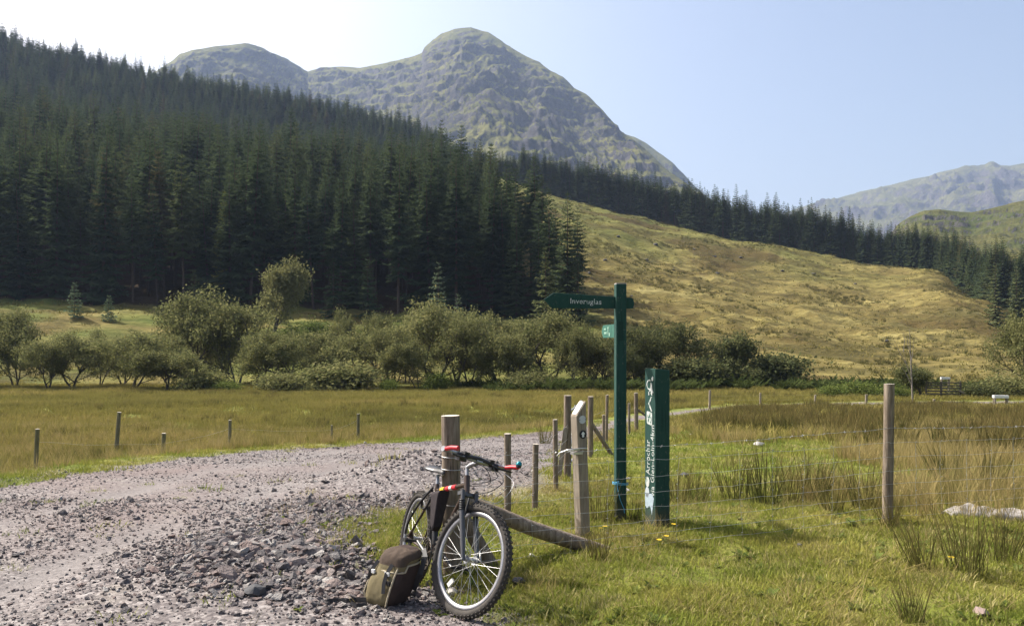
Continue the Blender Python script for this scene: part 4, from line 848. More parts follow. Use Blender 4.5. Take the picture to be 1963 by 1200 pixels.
def stays(parent, A, B, zs, step=.30, r=.0013, name='stay_wires'):
    g = random.Random(9); A, B = Vector(A), Vector(B); L = (B - A).length; m = MB()
    for i in range(1, int(L / step)):
        p = A.lerp(B, i * step / L); o = g.uniform(-.02, .02)
        m.tube([p + Vector((o * (1 - t) + g.uniform(-.008, .008), 0, zs[0] * t + zs[1] * (1 - t))) for t in (0, .2, .4, .6, .8, 1)], r, 4, cap=False)
        for z_ in np.linspace(zs[0], zs[1], 7): m.tube([p + Vector((-.006, 0, z_)), p + Vector((.006, 0, z_))], r * 2, 4, cap=False)
    return rel(m, parent.location).obj(name, MAT_WIRE, parent)

SX, SY = -.415, 5.5; RX, RY = 3.27, 6.87
S0 = Vector((SX, SY, 0.0)); R0 = Vector((RX, RY, hz(RX, RY)))
fen = empty('wire_fence', S0, (0, 0, 0), 'stock netting fence with barbed wire running right from the thick strainer post', 'fence')
po = post(fen, S0, 1.085, .0675, (-.012, 0), None, 18, 'strainer_post', .30); po['label'] = 'thick grey strainer post with sawn top'
post(fen, R0, 1.215, .044, (.02, 0), W_GREY, 16, 'post')
DX = (R0 - S0).normalized(); E0 = R0 + DX * 3.4; E0.z = hz(E0.x, E0.y); post(fen, E0, 1.2, .045)
m = MB(); f0 = Vector((.70, 5.93, hz(.70, 5.93) - .05)); m.tube([S0 + Vector((.05, .02, .50)), S0.lerp(f0, .5) + Vector((0, 0, .255)), f0 + (f0 - S0) * .06], [.052, .054, .056], 12); rel(m, S0).obj('strut', W_GREY, fen)
m = MB(); m.tube([S0 + Vector((.05, -.02, .42)), S0 + Vector((.30, .10, -.05))], [.05, .055], 10); rel(m, S0).obj('strut', W_GREY, fen)
ZW = [.71, .585, .465, .355, .25, .155, .07]
wire(fen, S0 + Vector((.05, -.06, .80)), R0 + Vector((0, -.05, .835)), .0016, .005, 'barbed_wire', True, .02, 40)
wire(fen, R0 + Vector((0, -.05, .835)), E0 + Vector((0, -.05, .83)), .0016, .005, 'barbed_wire', True, .02, 30)
for z_ in ZW:
    wire(fen, S0 + Vector((.05, -.06, z_)), R0 + Vector((0, -.05, z_)), .00145, .005, sag=.015, n=40); wire(fen, R0 + Vector((0, -.05, z_)), E0 + Vector((0, -.05, z_)), .00145, .005, n=30)
stays(fen, S0 + Vector((0, -.06, 0)), R0 + Vector((0, -.05, 0)), (ZW[-1], ZW[0])); stays(fen, R0 + Vector((0, -.05, 0)), E0 + Vector((0, -.05, 0)), (ZW[-1], ZW[0]))
m = MB()
for z_ in (.80, .715, .47): m.torus(S0 + Vector((-.01, 0, z_)), (0.05, 0, 1), .070, .0025, 20, 5)
rel(m, S0).obj('wire_wrap', MAT_WIRE, fen)

# fence along the right side of the track
def fpost(par, px, pyb, pyt, wpx, y, lean=0, mat=None, name='post'):
    x = (px - CX) / FPX * y; zb = hz(x, y); zt = CZ + (HY - pyt) / FPX * y; return post(par, (x, y, zb), zt - zb, wpx / FPX * y / 2, (lean / FPX * y, 0), mat, 12, name), Vector((x, y, zb)), zt - zb
B0 = on(973, 6.7); fb = empty('track_fence', B0, (0, 0, 0), 'old fence of thin stakes running away beside the track behind the bicycle', 'fence')
PB = [(973, 0, 831, 14, 6.7, 0, None), (1025, 0, 851, 12, 7.3, 2, None), (1066, 0, 804, 10, 8.75, -2, None)]
ends = [S0]
for a in PB: _, b, h_ = fpost(fb, *a); ends.append(b)
GP = on(1088, 9.5)
for a, b in zip(ends, ends[1:] + [GP]):
    for z_ in (.62, .46, .32, .18): wire(fb, a + Vector((0, -.03, z_)), b + Vector((0, -.03, z_)), .0013, .006, n=10)
gt = empty('metal_gate', GP, (0, 0, R(80)), 'galvanised tube gate seen almost edge on beside the waymark post', 'gate')
for z_ in (.12, .28, .44, .60, .76): m = MB(); m.tube([(.06, 0, z_), (1.9, 0, z_ - .02)], .012, 8); m.obj('bar', MAT_WIRE, gt)
for x_ in (.06, 1.0, 1.9): m = MB(); m.tube([(x_, 0, .10), (x_, 0, .78)], .013, 8); m.obj('upright', MAT_WIRE, gt)
m = MB(); m.tube([(.06, 0, .12), (1.0, 0, .76)], .010, 8); m.obj('brace', MAT_WIRE, gt)
fc = empty('far_track_fence', GP, (0, 0, 0), 'fence of thicker posts by the gate, curving away along the track', 'fence')
ends = []
for a in [(1088, 0, 758, 15, 9.5, 0, None), (1132, 0, 760, 11, 13.3, 0, None), (1162, 0, 757, 6, 16.7, 2, None), (1157, 0, 795, 6, 15.2, 0, None), (1206, 0, 773, 5, 20.4, 0, None), (1220, 0, 753, 8, 23.6, -1, None)]:
    _, b, h_ = fpost(fc, *a); ends.append(b)
for a, b in zip([ends[1], ends[2], ends[4]], [ends[2], ends[4], ends[5]]):
    for z_ in (.7, .5, .3): wire(fc, a + Vector((0, 0, z_)), b + Vector((0, 0, z_)), .0016, .006, n=8)
m = MB(); m.tube([ends[1] + Vector((.03, 0, .55)), ends[1] + Vector((.42, .1, -.05))], .035, 8); rel(m, GP).obj('strut', W_GREY, fc)
m = MB(); m.tube([ends[5] + Vector((.05, 0, .62)), ends[5] + Vector((.75, .3, .12))], .035, 8); rel(m, GP).obj('strut', W_GREY, fc)
m = MB(); m.box(GP + Vector((-.07, -.06, .27)), (.055, .025, .66), Matrix.Rotation(R(8), 3, 'Y')); o = rel(m, GP).obj('leaning_board', W_PALE, fc); o['label'] = 'short pale board leaning at the gate post'
# far fence along the track beyond
fd = empty('meadow_fence', on(1360, 44), (0, 0, 0), 'distant low fence of thin stakes beyond the rushes in the right field', 'fence'); prev = None
for px, pyt, w_, y_ in [(1360, 748, 4.5, 44), (1457, 753, 4, 43.5), (1562, 757, 4, 45), (1660, 756, 5, 45), (1790, 765, 5, 46)]:
    _, b, h_ = fpost(fd, px, 0, pyt, w_, y_, 1, W_PALE)
    if prev is not None:
        for z_ in (.75, .5): wire(fd, prev + Vector((0, 0, z_)), b + Vector((0, 0, z_)), .0015, .01, n=8)
    prev = b
fl_ = empty('bank_fence', on(312, 20), (0, 0, 0), 'sagging wire fence of scattered stakes on the bank left of the track', 'fence'); prev = None
for px, pyt, w_, y_, ln, hh in [(64, 822, 8, 17.5, 8, 0), (310, 830, 8, 18.5, 4, 0), (438, 805, 6, 22.5, 3, 0), (636, 815, 4, 27, 0, 0), (686, 793, 6, 27.5, 1, 0)]:
    _, b, h_ = fpost(fl_, px, 0, pyt, w_, y_, ln, W_GREEN)
    if prev is not None:
        for f_ in (.85, .55): wire(fl_, prev[0] + Vector((0, 0, prev[1] * f_)), b + Vector((0, 0, h_ * f_)), .0022, .01, n=10, sag=.05)
    prev = (b, h_)
p = on(222, 27); o = empty('lone_stake', p, (0, 0, 0), 'dark leaning stake standing in the left meadow, farthest from the track', 'post'); post(o, p, (CZ + (HY - 790) / FPX * 27) - p.z, .07, (.12, 0), W_GREEN, 10, 'stake')
# wooden hurdle gate and troughs far right
g0 = on(1776, 54); hg = empty('wooden_gate', g0, (0, 0, R(-8)), 'small distant wooden rail gate at the right of the meadow', 'gate'); mdk = wood('dark_rail_wood', (.06, .05, .04), (.11, .095, .075), (.19, .16, .13))
for i in range(5): m = MB(); m.box((1.1, 0, .35 + .19 * i), (2.3, .04, .09)); m.obj('rail', mdk, hg)
for x_ in (0, .95, 2.2): m = MB(); m.box((x_, .05, .55), (.10, .05, 1.3)); m.obj('post', mdk, hg)
m = MB(); m.box((2.45, -.1, .35), (.9, .04, .12), Matrix.Rotation(R(35), 3, 'Y')); m.obj('loose_board', W_PALE, hg)
MAT_WHITE = plain('white_metal_sheet', (.70, .70, .68), .6, 0, .12, 12)
def trough(px, y, s, z, lab):
    e = empty('feed_trough', on(px, y), (0, 0, R(-12)), lab, 'trough'); m = MB()
    m.box((0, 0, z), (1.3 * s, .55 * s, .05)); m.box((0, -.27 * s, z + .06), (1.3 * s, .03, .14)); m.box((0, .27 * s, z + .06), (1.3 * s, .03, .14)); m.box((.65 * s, 0, z + .06), (.03, .55 * s, .14)); m.box((-.65 * s, 0, z + .06), (.03, .55 * s, .14)); m.obj('tray', MAT_WHITE, e)
    for sx in (-.55, .55):
        for sy in (-.2, .2): m = MB(); m.box((sx * s, sy * s, z / 2 - .1), (.07, .07, z + .18)); m.obj('leg', W_PALE, e)
trough(1918, 44, .55, .62, 'white feed trough on legs near the right picture edge'); trough(1812, 58, .45, 1.2, 'small white tray on legs behind the wooden gate')

# ------------------------------------------------------------------ signs
def m_paint(name, c1, c2, bare, wear=.60, mud=.75):
    a = N(name); oc = a.objc(); n = a.noise(oc, 3, 5, .6); wn = a.noise(a.mapping(oc, (9, 9, 3)), 6, 6, .7); g = a.noise(a.mapping(oc, (30, 30, 1.5)), 2, 4)
    c = a.mix(n, c1, c2); c = a.mix(a.ramp(wn, [(wear + .05, 0.0), (wear + .12, .75)]), c, bare); c = a.mix(a.ramp(g, [(.32, .55), (.45, 0.0)]), c, tuple(x * .45 for x in c1)); sz = a.n('ShaderNodeSeparateXYZ'); a.l(oc, sz.inputs[0]); c = a.mix(a.ramp(a.math('ADD', sz.outputs[2], a.math('MULTIPLY', wn, .25)), [(.14, mud), (.34, 0.0)]), c, (.085, .070, .045)); return a.principled(c, .78, 0, a.bump(g, .6, .006), .2)
MAT_GREEN = m_paint('green_paint', (.014, .048, .040), (.024, .070, .057), (.15, .16, .13), .55)
MAT_GREEN_SUNLIT = m_paint('sunlit_green_paint', (.028, .105, .080), (.042, .135, .10), (.16, .22, .18), .54)  # lighter copy of the green paint, sunlight on the small board put into its colour
MAT_LETTER = m_paint('worn_white_paint', (.50, .53, .50), (.68, .69, .66), (.06, .15, .12), .45, 0.0)
def text(body, size, mat, parent, M, name='lettering', extrude=.0012, align='LEFT', sx=1.0):
    cu = bpy.data.curves.new('text', 'FONT'); cu.body = body; cu.size = size; cu.extrude = extrude; cu.align_x = align; cu.offset = size * .004; cu.space_character = 1.06
    t = bpy.data.objects.new('text', cu); COL.objects.link(t); bpy.context.view_layer.update()
    me = bpy.data.meshes.new_from_object(t.evaluated_get(bpy.context.evaluated_depsgraph_get())); COL.objects.unlink(t); bpy.data.objects.remove(t)
    me.transform(Matrix.Diagonal((sx, 1, 1, 1))); me.materials.clear(); me.materials.append(mat)
    o = link(name, me, parent); o.matrix_local = M; return o
def axes(o, ax, ay, az): M = Matrix.Identity(4); M.col[0][:3] = ax; M.col[1][:3] = ay; M.col[2][:3] = az; M.col[3][:3] = o; return M
def prism(m, outline, z0, z1, M, mi=0):
    n_ = len(outline); vs = [M @ Vector((x_, y_, z0)) for x_, y_ in outline] + [M @ Vector((x_, y_, z1)) for x_, y_ in outline]
    m.add(vs, [tuple(range(n_ - 1, -1, -1)), tuple(range(n_, 2 * n_))] + [(i, (i + 1) % n_, n_ + (i + 1) % n_, n_ + i) for i in range(n_)], mi)
def bev(o, w_=.004, seg=2): b = o.modifiers.new('edge', 'BEVEL'); b.width = w_; b.segments = seg; b.limit_method = 'ANGLE'; return o
# tall finger post
p = on(1189, 7.0); sg = empty('finger_signpost', p, (0, 0, R(5)), 'tall dark green wooden signpost with a finger board pointing left', 'signpost')
m = MB(); m.box((0, 0, .98), (.094, .094, 2.20)); bev(m.obj('post', MAT_GREEN, sg), .009)
m = MB(); m.box((0, 0, 2.0805), (.088, .088, .012)); m.obj('worn_top', plain('bare_grey_wood', (.34, .31, .28), .95, 0, .35, 30), sg)
Mf = axes((0, -.005, 1.915), (1, 0, 0), (0, 0, 1), (0, -1, 0)) @ Matrix.Rotation(R(-1.6), 4, 'Z')
m = MB(); prism(m, [(.115, -.050), (.125, .0), (.105, .045), (-.60, .066), (-.685, .005), (-.61, -.070)], -.014, .014, Mf); arm = bev(m.obj('finger_board', MAT_GREEN, sg), .003)
text('Inveruglas', .066, MAT_LETTER, arm, Mf @ Matrix.Translation((-.455, -.022, .0145)))
Mg = axes((-.02, .045, 1.67), (0, 1, 0), (0, 0, 1), (-1, 0, 0)); Mg = axes((-.022, .03, 1.665), (0, 1, 0), (0, 0, 1), (1, 0, 0))
m = MB(); prism(m, [(0, -.06), (.50, -.06), (.57, 0), (.50, .06), (0, .06)], -.024, .0, Mg); arm2 = m.obj('finger_board', MAT_GREEN_SUNLIT, sg); arm2['label'] = 'sunlit pale green board pointing away from the viewer'
m = MB(); Ml = axes((-.0475, .03, 1.665), (0, -1, 0), (0, 0, 1), (-1, 0, 0))
for x_, y_, w_, h_ in [(-.26, .03, .05, .02), (-.26, .0, .03, .05), (-.38, -.015, .12, .02), (-.40, .02, .09, .018), (-.2, -.03, .05, .03)]: m.box(Ml @ Vector((x_, y_, .001)), (.002, w_, h_))
m.obj('worn_marks', plain('faded_lettering', (.20, .34, .27), .8, 0, .3, 60), arm2)
m = MB(); m.box((-.004, -.0475, 1.66), (.042, .003, .17)); m.obj('mortise_plug', plain('dark_green_paint', (.008, .035, .028), .7), sg)
m = MB()
for z_ in (.30, .31, .315): m.torus((0, 0, z_ + .005), (.08, .05, 1), .070, .0018, 24, 5)
m.tube([(-.04, -.05, .31), (-.03, -.06, .24), (-.01, -.055, .17), (.02, -.06, .10), (.025, -.058, .06)], .003, 6); m.tube([(-.045, -.05, .31), (-.055, -.06, .33), (-.03, -.07, .345), (-.04, -.055, .30)], .004, 6)
tag(m.obj('baler_twine', plain('blue_twine', (.10, .38, .62), .8), None), 'blue twine knotted around the lower signpost', 'twine'); bpy.data.objects['baler_twine'].location = p; bpy.data.objects['baler_twine'].rotation_euler = (0, 0, R(5))
# square green post
p = on(1260, 6.72); gp = empty('green_marker_post', p, (0, 0, R(26)), 'thick square green post with white lettering up its left face', 'signpost')
m = MB(); W2 = .0745; m.box((0, 0, .6), (2 * W2, 2 * W2, 1.50)); m.v = [(v[0], v[1], v[2] + (.0 if v[2] < 1 else (-.012 if v[0] > 0 else .004))) for v in m.v]
fb_ = m.obj('post', [MAT_GREEN, MAT_GREEN_SUNLIT], gp); fb_.data.polygons[0].material_index = 0; bev(fb_, .004)
ML = axes((-W2 - .0006, 0, 0), (0, -1, 0), (0, 0, 1), (-1, 0, 0))          # left face: x to the right, y up
MT = axes((-W2 - .0006, 0, 0), (0, 0, 1), (0, 1, 0), (-1, 0, 0))           # lettering reads upwards
text('Arrochar', .078, MAT_LETTER, gp, MT @ Matrix.Translation((.452, .004, 0)), sx=.94)
text('via Glen-Loin-4km', .070, MAT_LETTER, gp, MT @ Matrix.Translation((.275, -.058, 0)), sx=1.09)
def decal(name, polys, M=ML): 
    m = MB()
    for k_, q_ in enumerate(polys): prism(m, q_, 0, .0014 + .0005 * k_, M)
    return m.obj(name, MAT_LETTER, gp)
def ell(cx, cy, rx, ry, n_=20, a0=0, a1=6.2832): return [(cx + rx * math.cos(a0 + (a1 - a0) * i / n_), cy + ry * math.sin(a0 + (a1 - a0) * i / n_)) for i in range(n_)]
def arc(cx, cy, r_, w_, a0, a1, n_=14, ky=1.2): return [(cx + r_ * math.cos(a0 + (a1 - a0) * i / n_), cy + ky * r_ * math.sin(a0 + (a1 - a0) * i / n_)) for i in range(n_ + 1)] + [(cx + (r_ - w_) * math.cos(a1 + (a0 - a1) * i / n_), cy + ky * (r_ - w_) * math.sin(a1 + (a0 - a1) * i / n_)) for i in range(n_ + 1)]
decal('walker_emblem', [arc(-.012, 1.215, .036, .008, R(60), R(290)), [(.008, 1.235), (.026, 1.228), (.034, 1.175), (.05, 1.150), (.03, 1.145), (.005, 1.168), (-.002, 1.155), (-.012, 1.158), (.004, 1.19)], [(.01, 1.15), (.026, 1.125), (.034, 1.13), (.022, 1.155)], [(-.022, 1.155), (-.018, 1.125), (-.008, 1.127), (-.012, 1.155)], ell(.036, 1.268, .013, .020, 12)])
decal('direction_chevron', [[(.028, 1.115), (.012, 1.112), (-.026, 1.055), (.014, .992), (.030, .992), (-.006, 1.055)]])
sq = [(-.046, .982), (-.040, .990), (.024, .982), (.030, .972), (.030, .880), (.024, .872), (-.040, .882), (-.046, .892)]
decal('white_symbol_square', [sq]); m = MB(); prism(m, arc(-.006, .918, .026, .007, R(-60), R(140)), 0, .0024, ML); prism(m, [(-.03, .905), (-.022, .902), (.004, .96), (-.003, .962)], 0, .0026, ML); m.obj('walker_symbol', MAT_GREEN_SUNLIT, gp)
decal('white_roundel', [ell(-.036, .388, .028, .044)]); decal('worn_roundel', [ell(-.038, .300, .028, .045)]).data.materials[0] = plain('worn_grey_paint', (.42, .47, .50), .8, 0, .35, 60)
decal('peeled_patch', [[(-.072, .30), (-.05, .285), (-.02, .29), (.03, .295), (.055, .26), (.04, .19), (.028, .115), (.012, .17), (-.01, .19), (-.04, .16), (-.066, .18)]]).data.materials[0] = plain('peeling_grey_paint', (.36, .44, .50), .85, 0, .3, 40)
# timber waymark post
p = on(1118, 6.45); wp = empty('waymark_post', p, (0, 0, R(30)), 'pale timber waymark post with slanted top and two round discs', 'signpost')
W3 = .045; m = MB(); ln = -.050
vs = [(-W3, -W3, -.1), (W3, -W3, -.1), (W3, W3, -.1), (-W3, W3, -.1), (-W3 + ln, -W3, .985), (W3 + ln, -W3, 1.105), (W3 + ln, W3, 1.105), (-W3 + ln, W3, .985)]
m.add(vs, [(0, 3, 2, 1), (4, 5, 6, 7), (0, 1, 5, 4), (1, 2, 6, 5), (2, 3, 7, 6), (3, 0, 4, 7)]); bev(m.obj('post', W_PALE, wp), .005)
tilt = math.atan2(.12, .09)
Mw = axes((ln, 0, 1.0465), (math.cos(tilt), 0, math.sin(tilt)), (0, 1, 0), (-math.sin(tilt), 0, math.cos(tilt)))
m = MB(); prism(m, [(-.062, -.022), (-.05, -.032), (.05, -.032), (.062, -.022), (.062, .022), (.05, .032), (-.05, .032), (-.062, .022)], 0, .004, Mw); m.obj('top_plate', MAT_WHITE, wp)
def disc(z_, mat, r_, nm, th=.004, sh=0): M = axes((ln * z_ / 1.05 + .004, -W3 - .0005 - sh, z_), (1, 0, 0), (0, 0, 1), (0, -1, 0)); m = MB(); prism(m, ell(0, 0, r_, r_, 28), 0, th, M); return m.obj(nm, mat, wp), M
disc(.955, plain('blank_pale_disc', (.50, .52, .53), .6, 0, .1, 30), .033, 'blank_disc'); o, M = disc(.835, plain('black_disc_plastic', (.012, .011, .018), .5), .034, 'arrow_disc')
m = MB(); prism(m, [(-.010, -.022), (.010, -.022), (.010, .002), (.021, .002), (0, .025), (-.021, .002), (-.010, .002)], .0035, .0052, M); m.obj('arrow', MAT_WHITE, o)
for sx in (-.028, .028): m = MB(); Md = axes((ln * .955 / 1.05 + .004, -W3 - .004, .955), (1, 0, 0), (0, 0, 1), (0, -1, 0)); prism(m, ell(sx, 0, .004, .004, 8), 0, .003, Md); m.obj('screw', plain('dark_screw', (.05, .05, .05), .5, .6), wp)
lt = MB(); lc = Vector((ln * .7 - .06, -.02, .715)); lt.tube([lc + Vector((.10 * math.cos(a), -.05 * math.sin(a) - .015, .013 * math.sin(a))) for a in np.linspace(0, 6.283, 25)], .0055, 8, cap=False)
lt.tube([lc + Vector((-.09, -.02, 0)), lc + Vector((-.13, .02, -.02)), lc + Vector((-.14, .05, -.05))], .006, 8); lt.box(lc + Vector((.0, -.02, -.028)), (.09, .05, .018)); lt.box(lc + Vector((-.005, -.015, .0)), (.06, .03, .012))
lo = lt.obj('gate_latch_loop', MAT_WIRE, None); lo.location = p; lo.rotation_euler = (0, 0, R(30)); tag(lo, 'metal latch loop hooked around the waymark post', 'latch')
# white sheet lying in the field
q = hit(1905, 992); g_ = np.random.default_rng(4); nx, ny = 46, 18; V = []
for j in range(ny):
    for i in range(nx):
        u, v = i / (nx - 1), j / (ny - 1); x_ = -.42 + 1.15 * u; half = .10 + .06 * math.sin(3.1 * u + .5); y_ = (v - .5) * 2 * half + .04 * math.sin(7 * u)
        hump = .055 * math.exp(-((u - .22) / .16) ** 2) + .035 * math.exp(-((u - .6) / .3) ** 2); zz = .035 + hump * math.sin(math.pi * v) ** .7 + .016 * math.sin(19 * u + 5 * v) * math.sin(9 * v + 3 * u) + .009 * math.sin(43 * u - 11 * v)
        V.append((x_, y_, zz * (1 if 0 < j < ny - 1 else .3)))
F_ = [(j * nx + i, j * nx + i + 1, (j + 1) * nx + i + 1, (j + 1) * nx + i) for j in range(ny - 1) for i in range(nx - 1)]
m = MB(); m.add(V, F_, 0, True); o = m.obj('plastic_sheet', plain('dirty_white_sheet', (.29, .265, .235), .7, 0, .18, 9)); o.location = q; o.rotation_euler = (0, 0, R(-6)); tag(o, 'crumpled dirty white sheet lying behind the fence at the right', 'sheet'); so_ = o.modifiers.new('thick', 'SOLIDIFY'); so_.thickness = .006
# ------------------------------------------------------------------ bicycle
MAT_TYRE = plain('dusty_tyre_rubber', (.060, .054, .048), .9, 0, .45, 25, .2); MAT_RIM = plain('brushed_rim', (.33, .33, .34), .45, .85, .25, 40); MAT_STEEL = plain('spoke_steel', (.42, .42, .41), .4, .9, .1, 40)
MAT_FRAME = plain('dark_brown_frame_paint', (.060, .040, .030), .35, .3, .5, 16, .5); MAT_BLACK = plain('black_plastic', (.018, .017, .018), .5, 0, .3, 30, .4); MAT_FORK = plain('grey_fork_paint', (.085, .085, .088), .4, .4, .3, 20, .5)
MAT_RED = plain('red_tape', (.52, .025, .035), .45, 0, .15, 30, .4); MAT_YEL = plain('yellow_tape', (.70, .46, .03), .5, 0, .15, 30); MAT_CLOTH = plain('black_nylon', (.030, .024, .026), .85, 0, .4, 40, .2, .3); MAT_CHAIN = plain('oily_chain', (.09, .075, .06), .5, .7, .4, 60); MAT_TEAL = plain('teal_bell', (.005, .17, .20), .25, .5, .1, 20, .5); MAT_SADDLE = plain('grey_saddle_vinyl', (.035, .035, .037), .38, 0, .2, 30, .5)
bike_rear = Vector((-.725, 5.57, 0)); bike_rear.z = hz(bike_rear.x, bike_rear.y) - .012
HEAD, LEAN, STEER = R(-66), R(10.5), R(22)
PITCH = math.asin(max(-.2, min(.2, (hz(bike_rear.x + .43, bike_rear.y - .96) - .012 - bike_rear.z) / 1.05)))
bk = empty('bicycle', bike_rear, (-LEAN, -PITCH, HEAD), 'old mountain bicycle with red bar ends leaning on the strainer post', 'bicycle')
WR = .335; RA = Vector((0, 0, WR)); FA = Vector((1.05, 0, WR)); BBp = Vector((.43, 0, .285))
ax_d = Vector((-.325, 0, .9457)).normalized(); A0 = Vector((.878, 0, .72))
MS = Matrix.Translation(A0) @ Matrix.Rotation(STEER, 4, ax_d) @ Matrix.Translation(-A0)
ID = Matrix.Identity(4)
def axp(z_): t = (z_ - A0.z) / ax_d.z; return A0 + ax_d * t
def wheel(c, M, cassette):
    wl = MB(); wl.tube([c + Vector((0, -.05, 0)), c + Vector((0, -.025, 0)), c + Vector((0, .025, 0)), c + Vector((0, .05, 0))], [.012, .014, .014, .012], 12)
    for s in (-1, 1): wl.tube([c + Vector((0, s * .033, 0)), c + Vector((0, s * .036, 0))], [.024, .024], 16)
    wl.tube([c + Vector((0, -.075, 0)), c + Vector((0, .075, 0))], .005, 8)
    hub = wl.xf(M).obj('wheel', MAT_STEEL, bk)
    t = MB(); t.torus(c, (0, 1, 0), .307, .0245, 72, 12, 0, 1.0)
    g = random.Random(3)
    for i in range(64):
        for row, (yo, rr) in enumerate(((0, .3325), (-.0135, .3285), (.0135, .3285), (-.021, .3175), (.021, .3175))):
            a = 6.2832 * (i + .5 * (row % 2) + (.25 if row > 2 else 0)) / 64; d_ = Vector((math.cos(a), 0, math.sin(a))); rot = Matrix.Rotation(-a, 3, 'Y')
            if row > 2: rot = rot @ Matrix.Rotation(.75 if yo > 0 else -.75, 3, 'Z')
            t.box(c + d_ * rr + Vector((0, yo, 0)), (.009, .0085, .012), rot)
    t.xf(M).obj('tyre', MAT_TYRE, hub)
    r_ = MB(); pr = [(-.011, .286), (.011, .286), (.0125, .276), (.010, .262), (0, .257), (-.010, .262), (-.0125, .276)]; n_ = 72; vs = []
    for i in range(n_):
        a = 6.2832 * i / n_
        for yy, rr in pr: vs.append(c + Vector((math.cos(a) * rr, yy, math.sin(a) * rr)))
    k_ = len(pr); r_.add(vs, [(i * k_ + j, i * k_ + (j + 1) % k_, ((i + 1) % n_) * k_ + (j + 1) % k_, ((i + 1) % n_) * k_ + j) for i in range(n_) for j in range(k_)], 0, True); r_.xf(M).obj('rim', MAT_RIM, hub)
    s_ = MB()
    for i in range(32):
        a = 6.2832 * i / 32; sd = 1 if i % 2 else -1; b = a + (1 if (i // 2) % 2 else -1) * 1.25
        s_.tube([c + Vector((math.cos(b) * .023, sd * .034, math.sin(b) * .023)), c + Vector((math.cos(a) * .26, sd * .003, math.sin(a) * .26))], .00125, 4, cap=False)
    s_.xf(M).obj('spokes', MAT_STEEL, hub)
    rf = MB(); a = R(232); pc_ = c + Vector((math.cos(a) * .2, 0, math.sin(a) * .2)); rf.box(pc_, (.05, .012, .028), Matrix.Rotation(-a, 3, 'Y')); 
    if not cassette: rf.xf(M).obj('reflector', plain('clear_reflector', (.62, .60, .55), .3), hub)
    if cassette:
        m = MB()
        for q_, rr in enumerate((.055, .047, .040, .033, .027)): m.tube([c + Vector((0, -.040 - .005 * q_, 0)), c + Vector((0, -.0425 - .005 * q_, 0))], [rr, rr], 26)
        m.xf(M).obj('cassette', MAT_CHAIN, hub)
wheel(RA, ID, True); wheel(FA, MS, False)
fr = MB(); HB, HT = axp(.722), axp(.810)
TT0 = Vector((.303, 0, .690)); fr.tube([HB - ax_d * .015, HT + ax_d * .01], .0185, 14); fr.tube([TT0, axp(.765)], .0145, 12); fr.tube([axp(.735), BBp], [.0185, .0175], 12); fr.tube([BBp, Vector((.295, 0, .735))], .0150, 12); fr.tube([BBp + Vector((0, -.036, 0)), BBp + Vector((0, .036, 0))], .021, 14)
for s in (-1, 1):
    fr.tube([BBp + Vector((-.02, s * .03, 0)), Vector((.30, s * .045, .30)), Vector((0, s * .062, WR))], [.011, .010, .008], 8); fr.tube([TT0 + Vector((-.004, s * .018, -.01)), Vector((.17, s * .040, .51)), Vector((0, s * .062, WR))], [.009, .009, .007], 8); fr.box(RA + Vector((0, s * .062, 0)), (.03, .006, .04))
frm = fr.obj('frame', MAT_FRAME, bk)
dirT = (axp(.765) - TT0).normalized()
for a_, b_, mt, nm in ((.10, .17, MAT_YEL, 'yellow_tape'), (.20, .26, MAT_RED, 'red_tape'), (.27, .315, plain('white_sticker', (.68, .64, .58), .5), 'white_sticker'), (.325, .39, MAT_RED, 'red_tape')):
    m = MB(); m.tube([TT0 + dirT * a_, TT0 + dirT * b_], .0162, 12); m.obj(nm, mt, frm)
m = MB(); ds = Vector((.295 - .43, 0, .735 - .285)).normalized(); st_ = Vector((.295, 0, .735)); m.tube([st_ - ds * .02, st_ + ds * .065], .0132, 10); m.obj('seatpost', MAT_RIM, bk)
# saddle
sd = MB(); sec = []; n_ = 16; sc0 = st_ + ds * .085
for i, (xx, hw, zz, th) in enumerate([(-.135, .02, .018, .012), (-.125, .062, .026, .028), (-.09, .080, .026, .036), (-.05, .070, .020, .036), (0, .042, .014, .032), (.06, .024, .012, .028), (.11, .019, .008, .026), (.135, .010, .0, .014)]):
    for j in range(n_):
        a = 6.2832 * j / n_; sec.append(sc0 + Vector((xx, hw * math.cos(a), zz + th * .5 * math.sin(a) - (.012 * abs(math.cos(a)) ** 2))))
sd.add(sec, [(i * n_ + j, i * n_ + (j + 1) % n_, (i + 1) * n_ + (j + 1) % n_, (i + 1) * n_ + j) for i in range(7) for j in range(n_)] + [tuple(range(n_ - 1, -1, -1)), tuple(range(7 * n_, 8 * n_))], 0, True); sad = sd.obj('saddle', [MAT_SADDLE], bk); sad.data.materials.append(MAT_BLACK)
for pgn in sad.data.polygons:
    if pgn.center.x > sc0.x + .03 or pgn.normal.z < -.2: pgn.material_index = 1
m = MB()
for s in (-1, 1): m.tube([sc0 + Vector((-.10, s * .03, .01)), sc0 + Vector((-.04, s * .022, -.022)), sc0 + Vector((.04, s * .022, -.022)), sc0 + Vector((.12, s * .01, .0))], .0035, 6)
m.obj('saddle_rail', MAT_STEEL, sad)
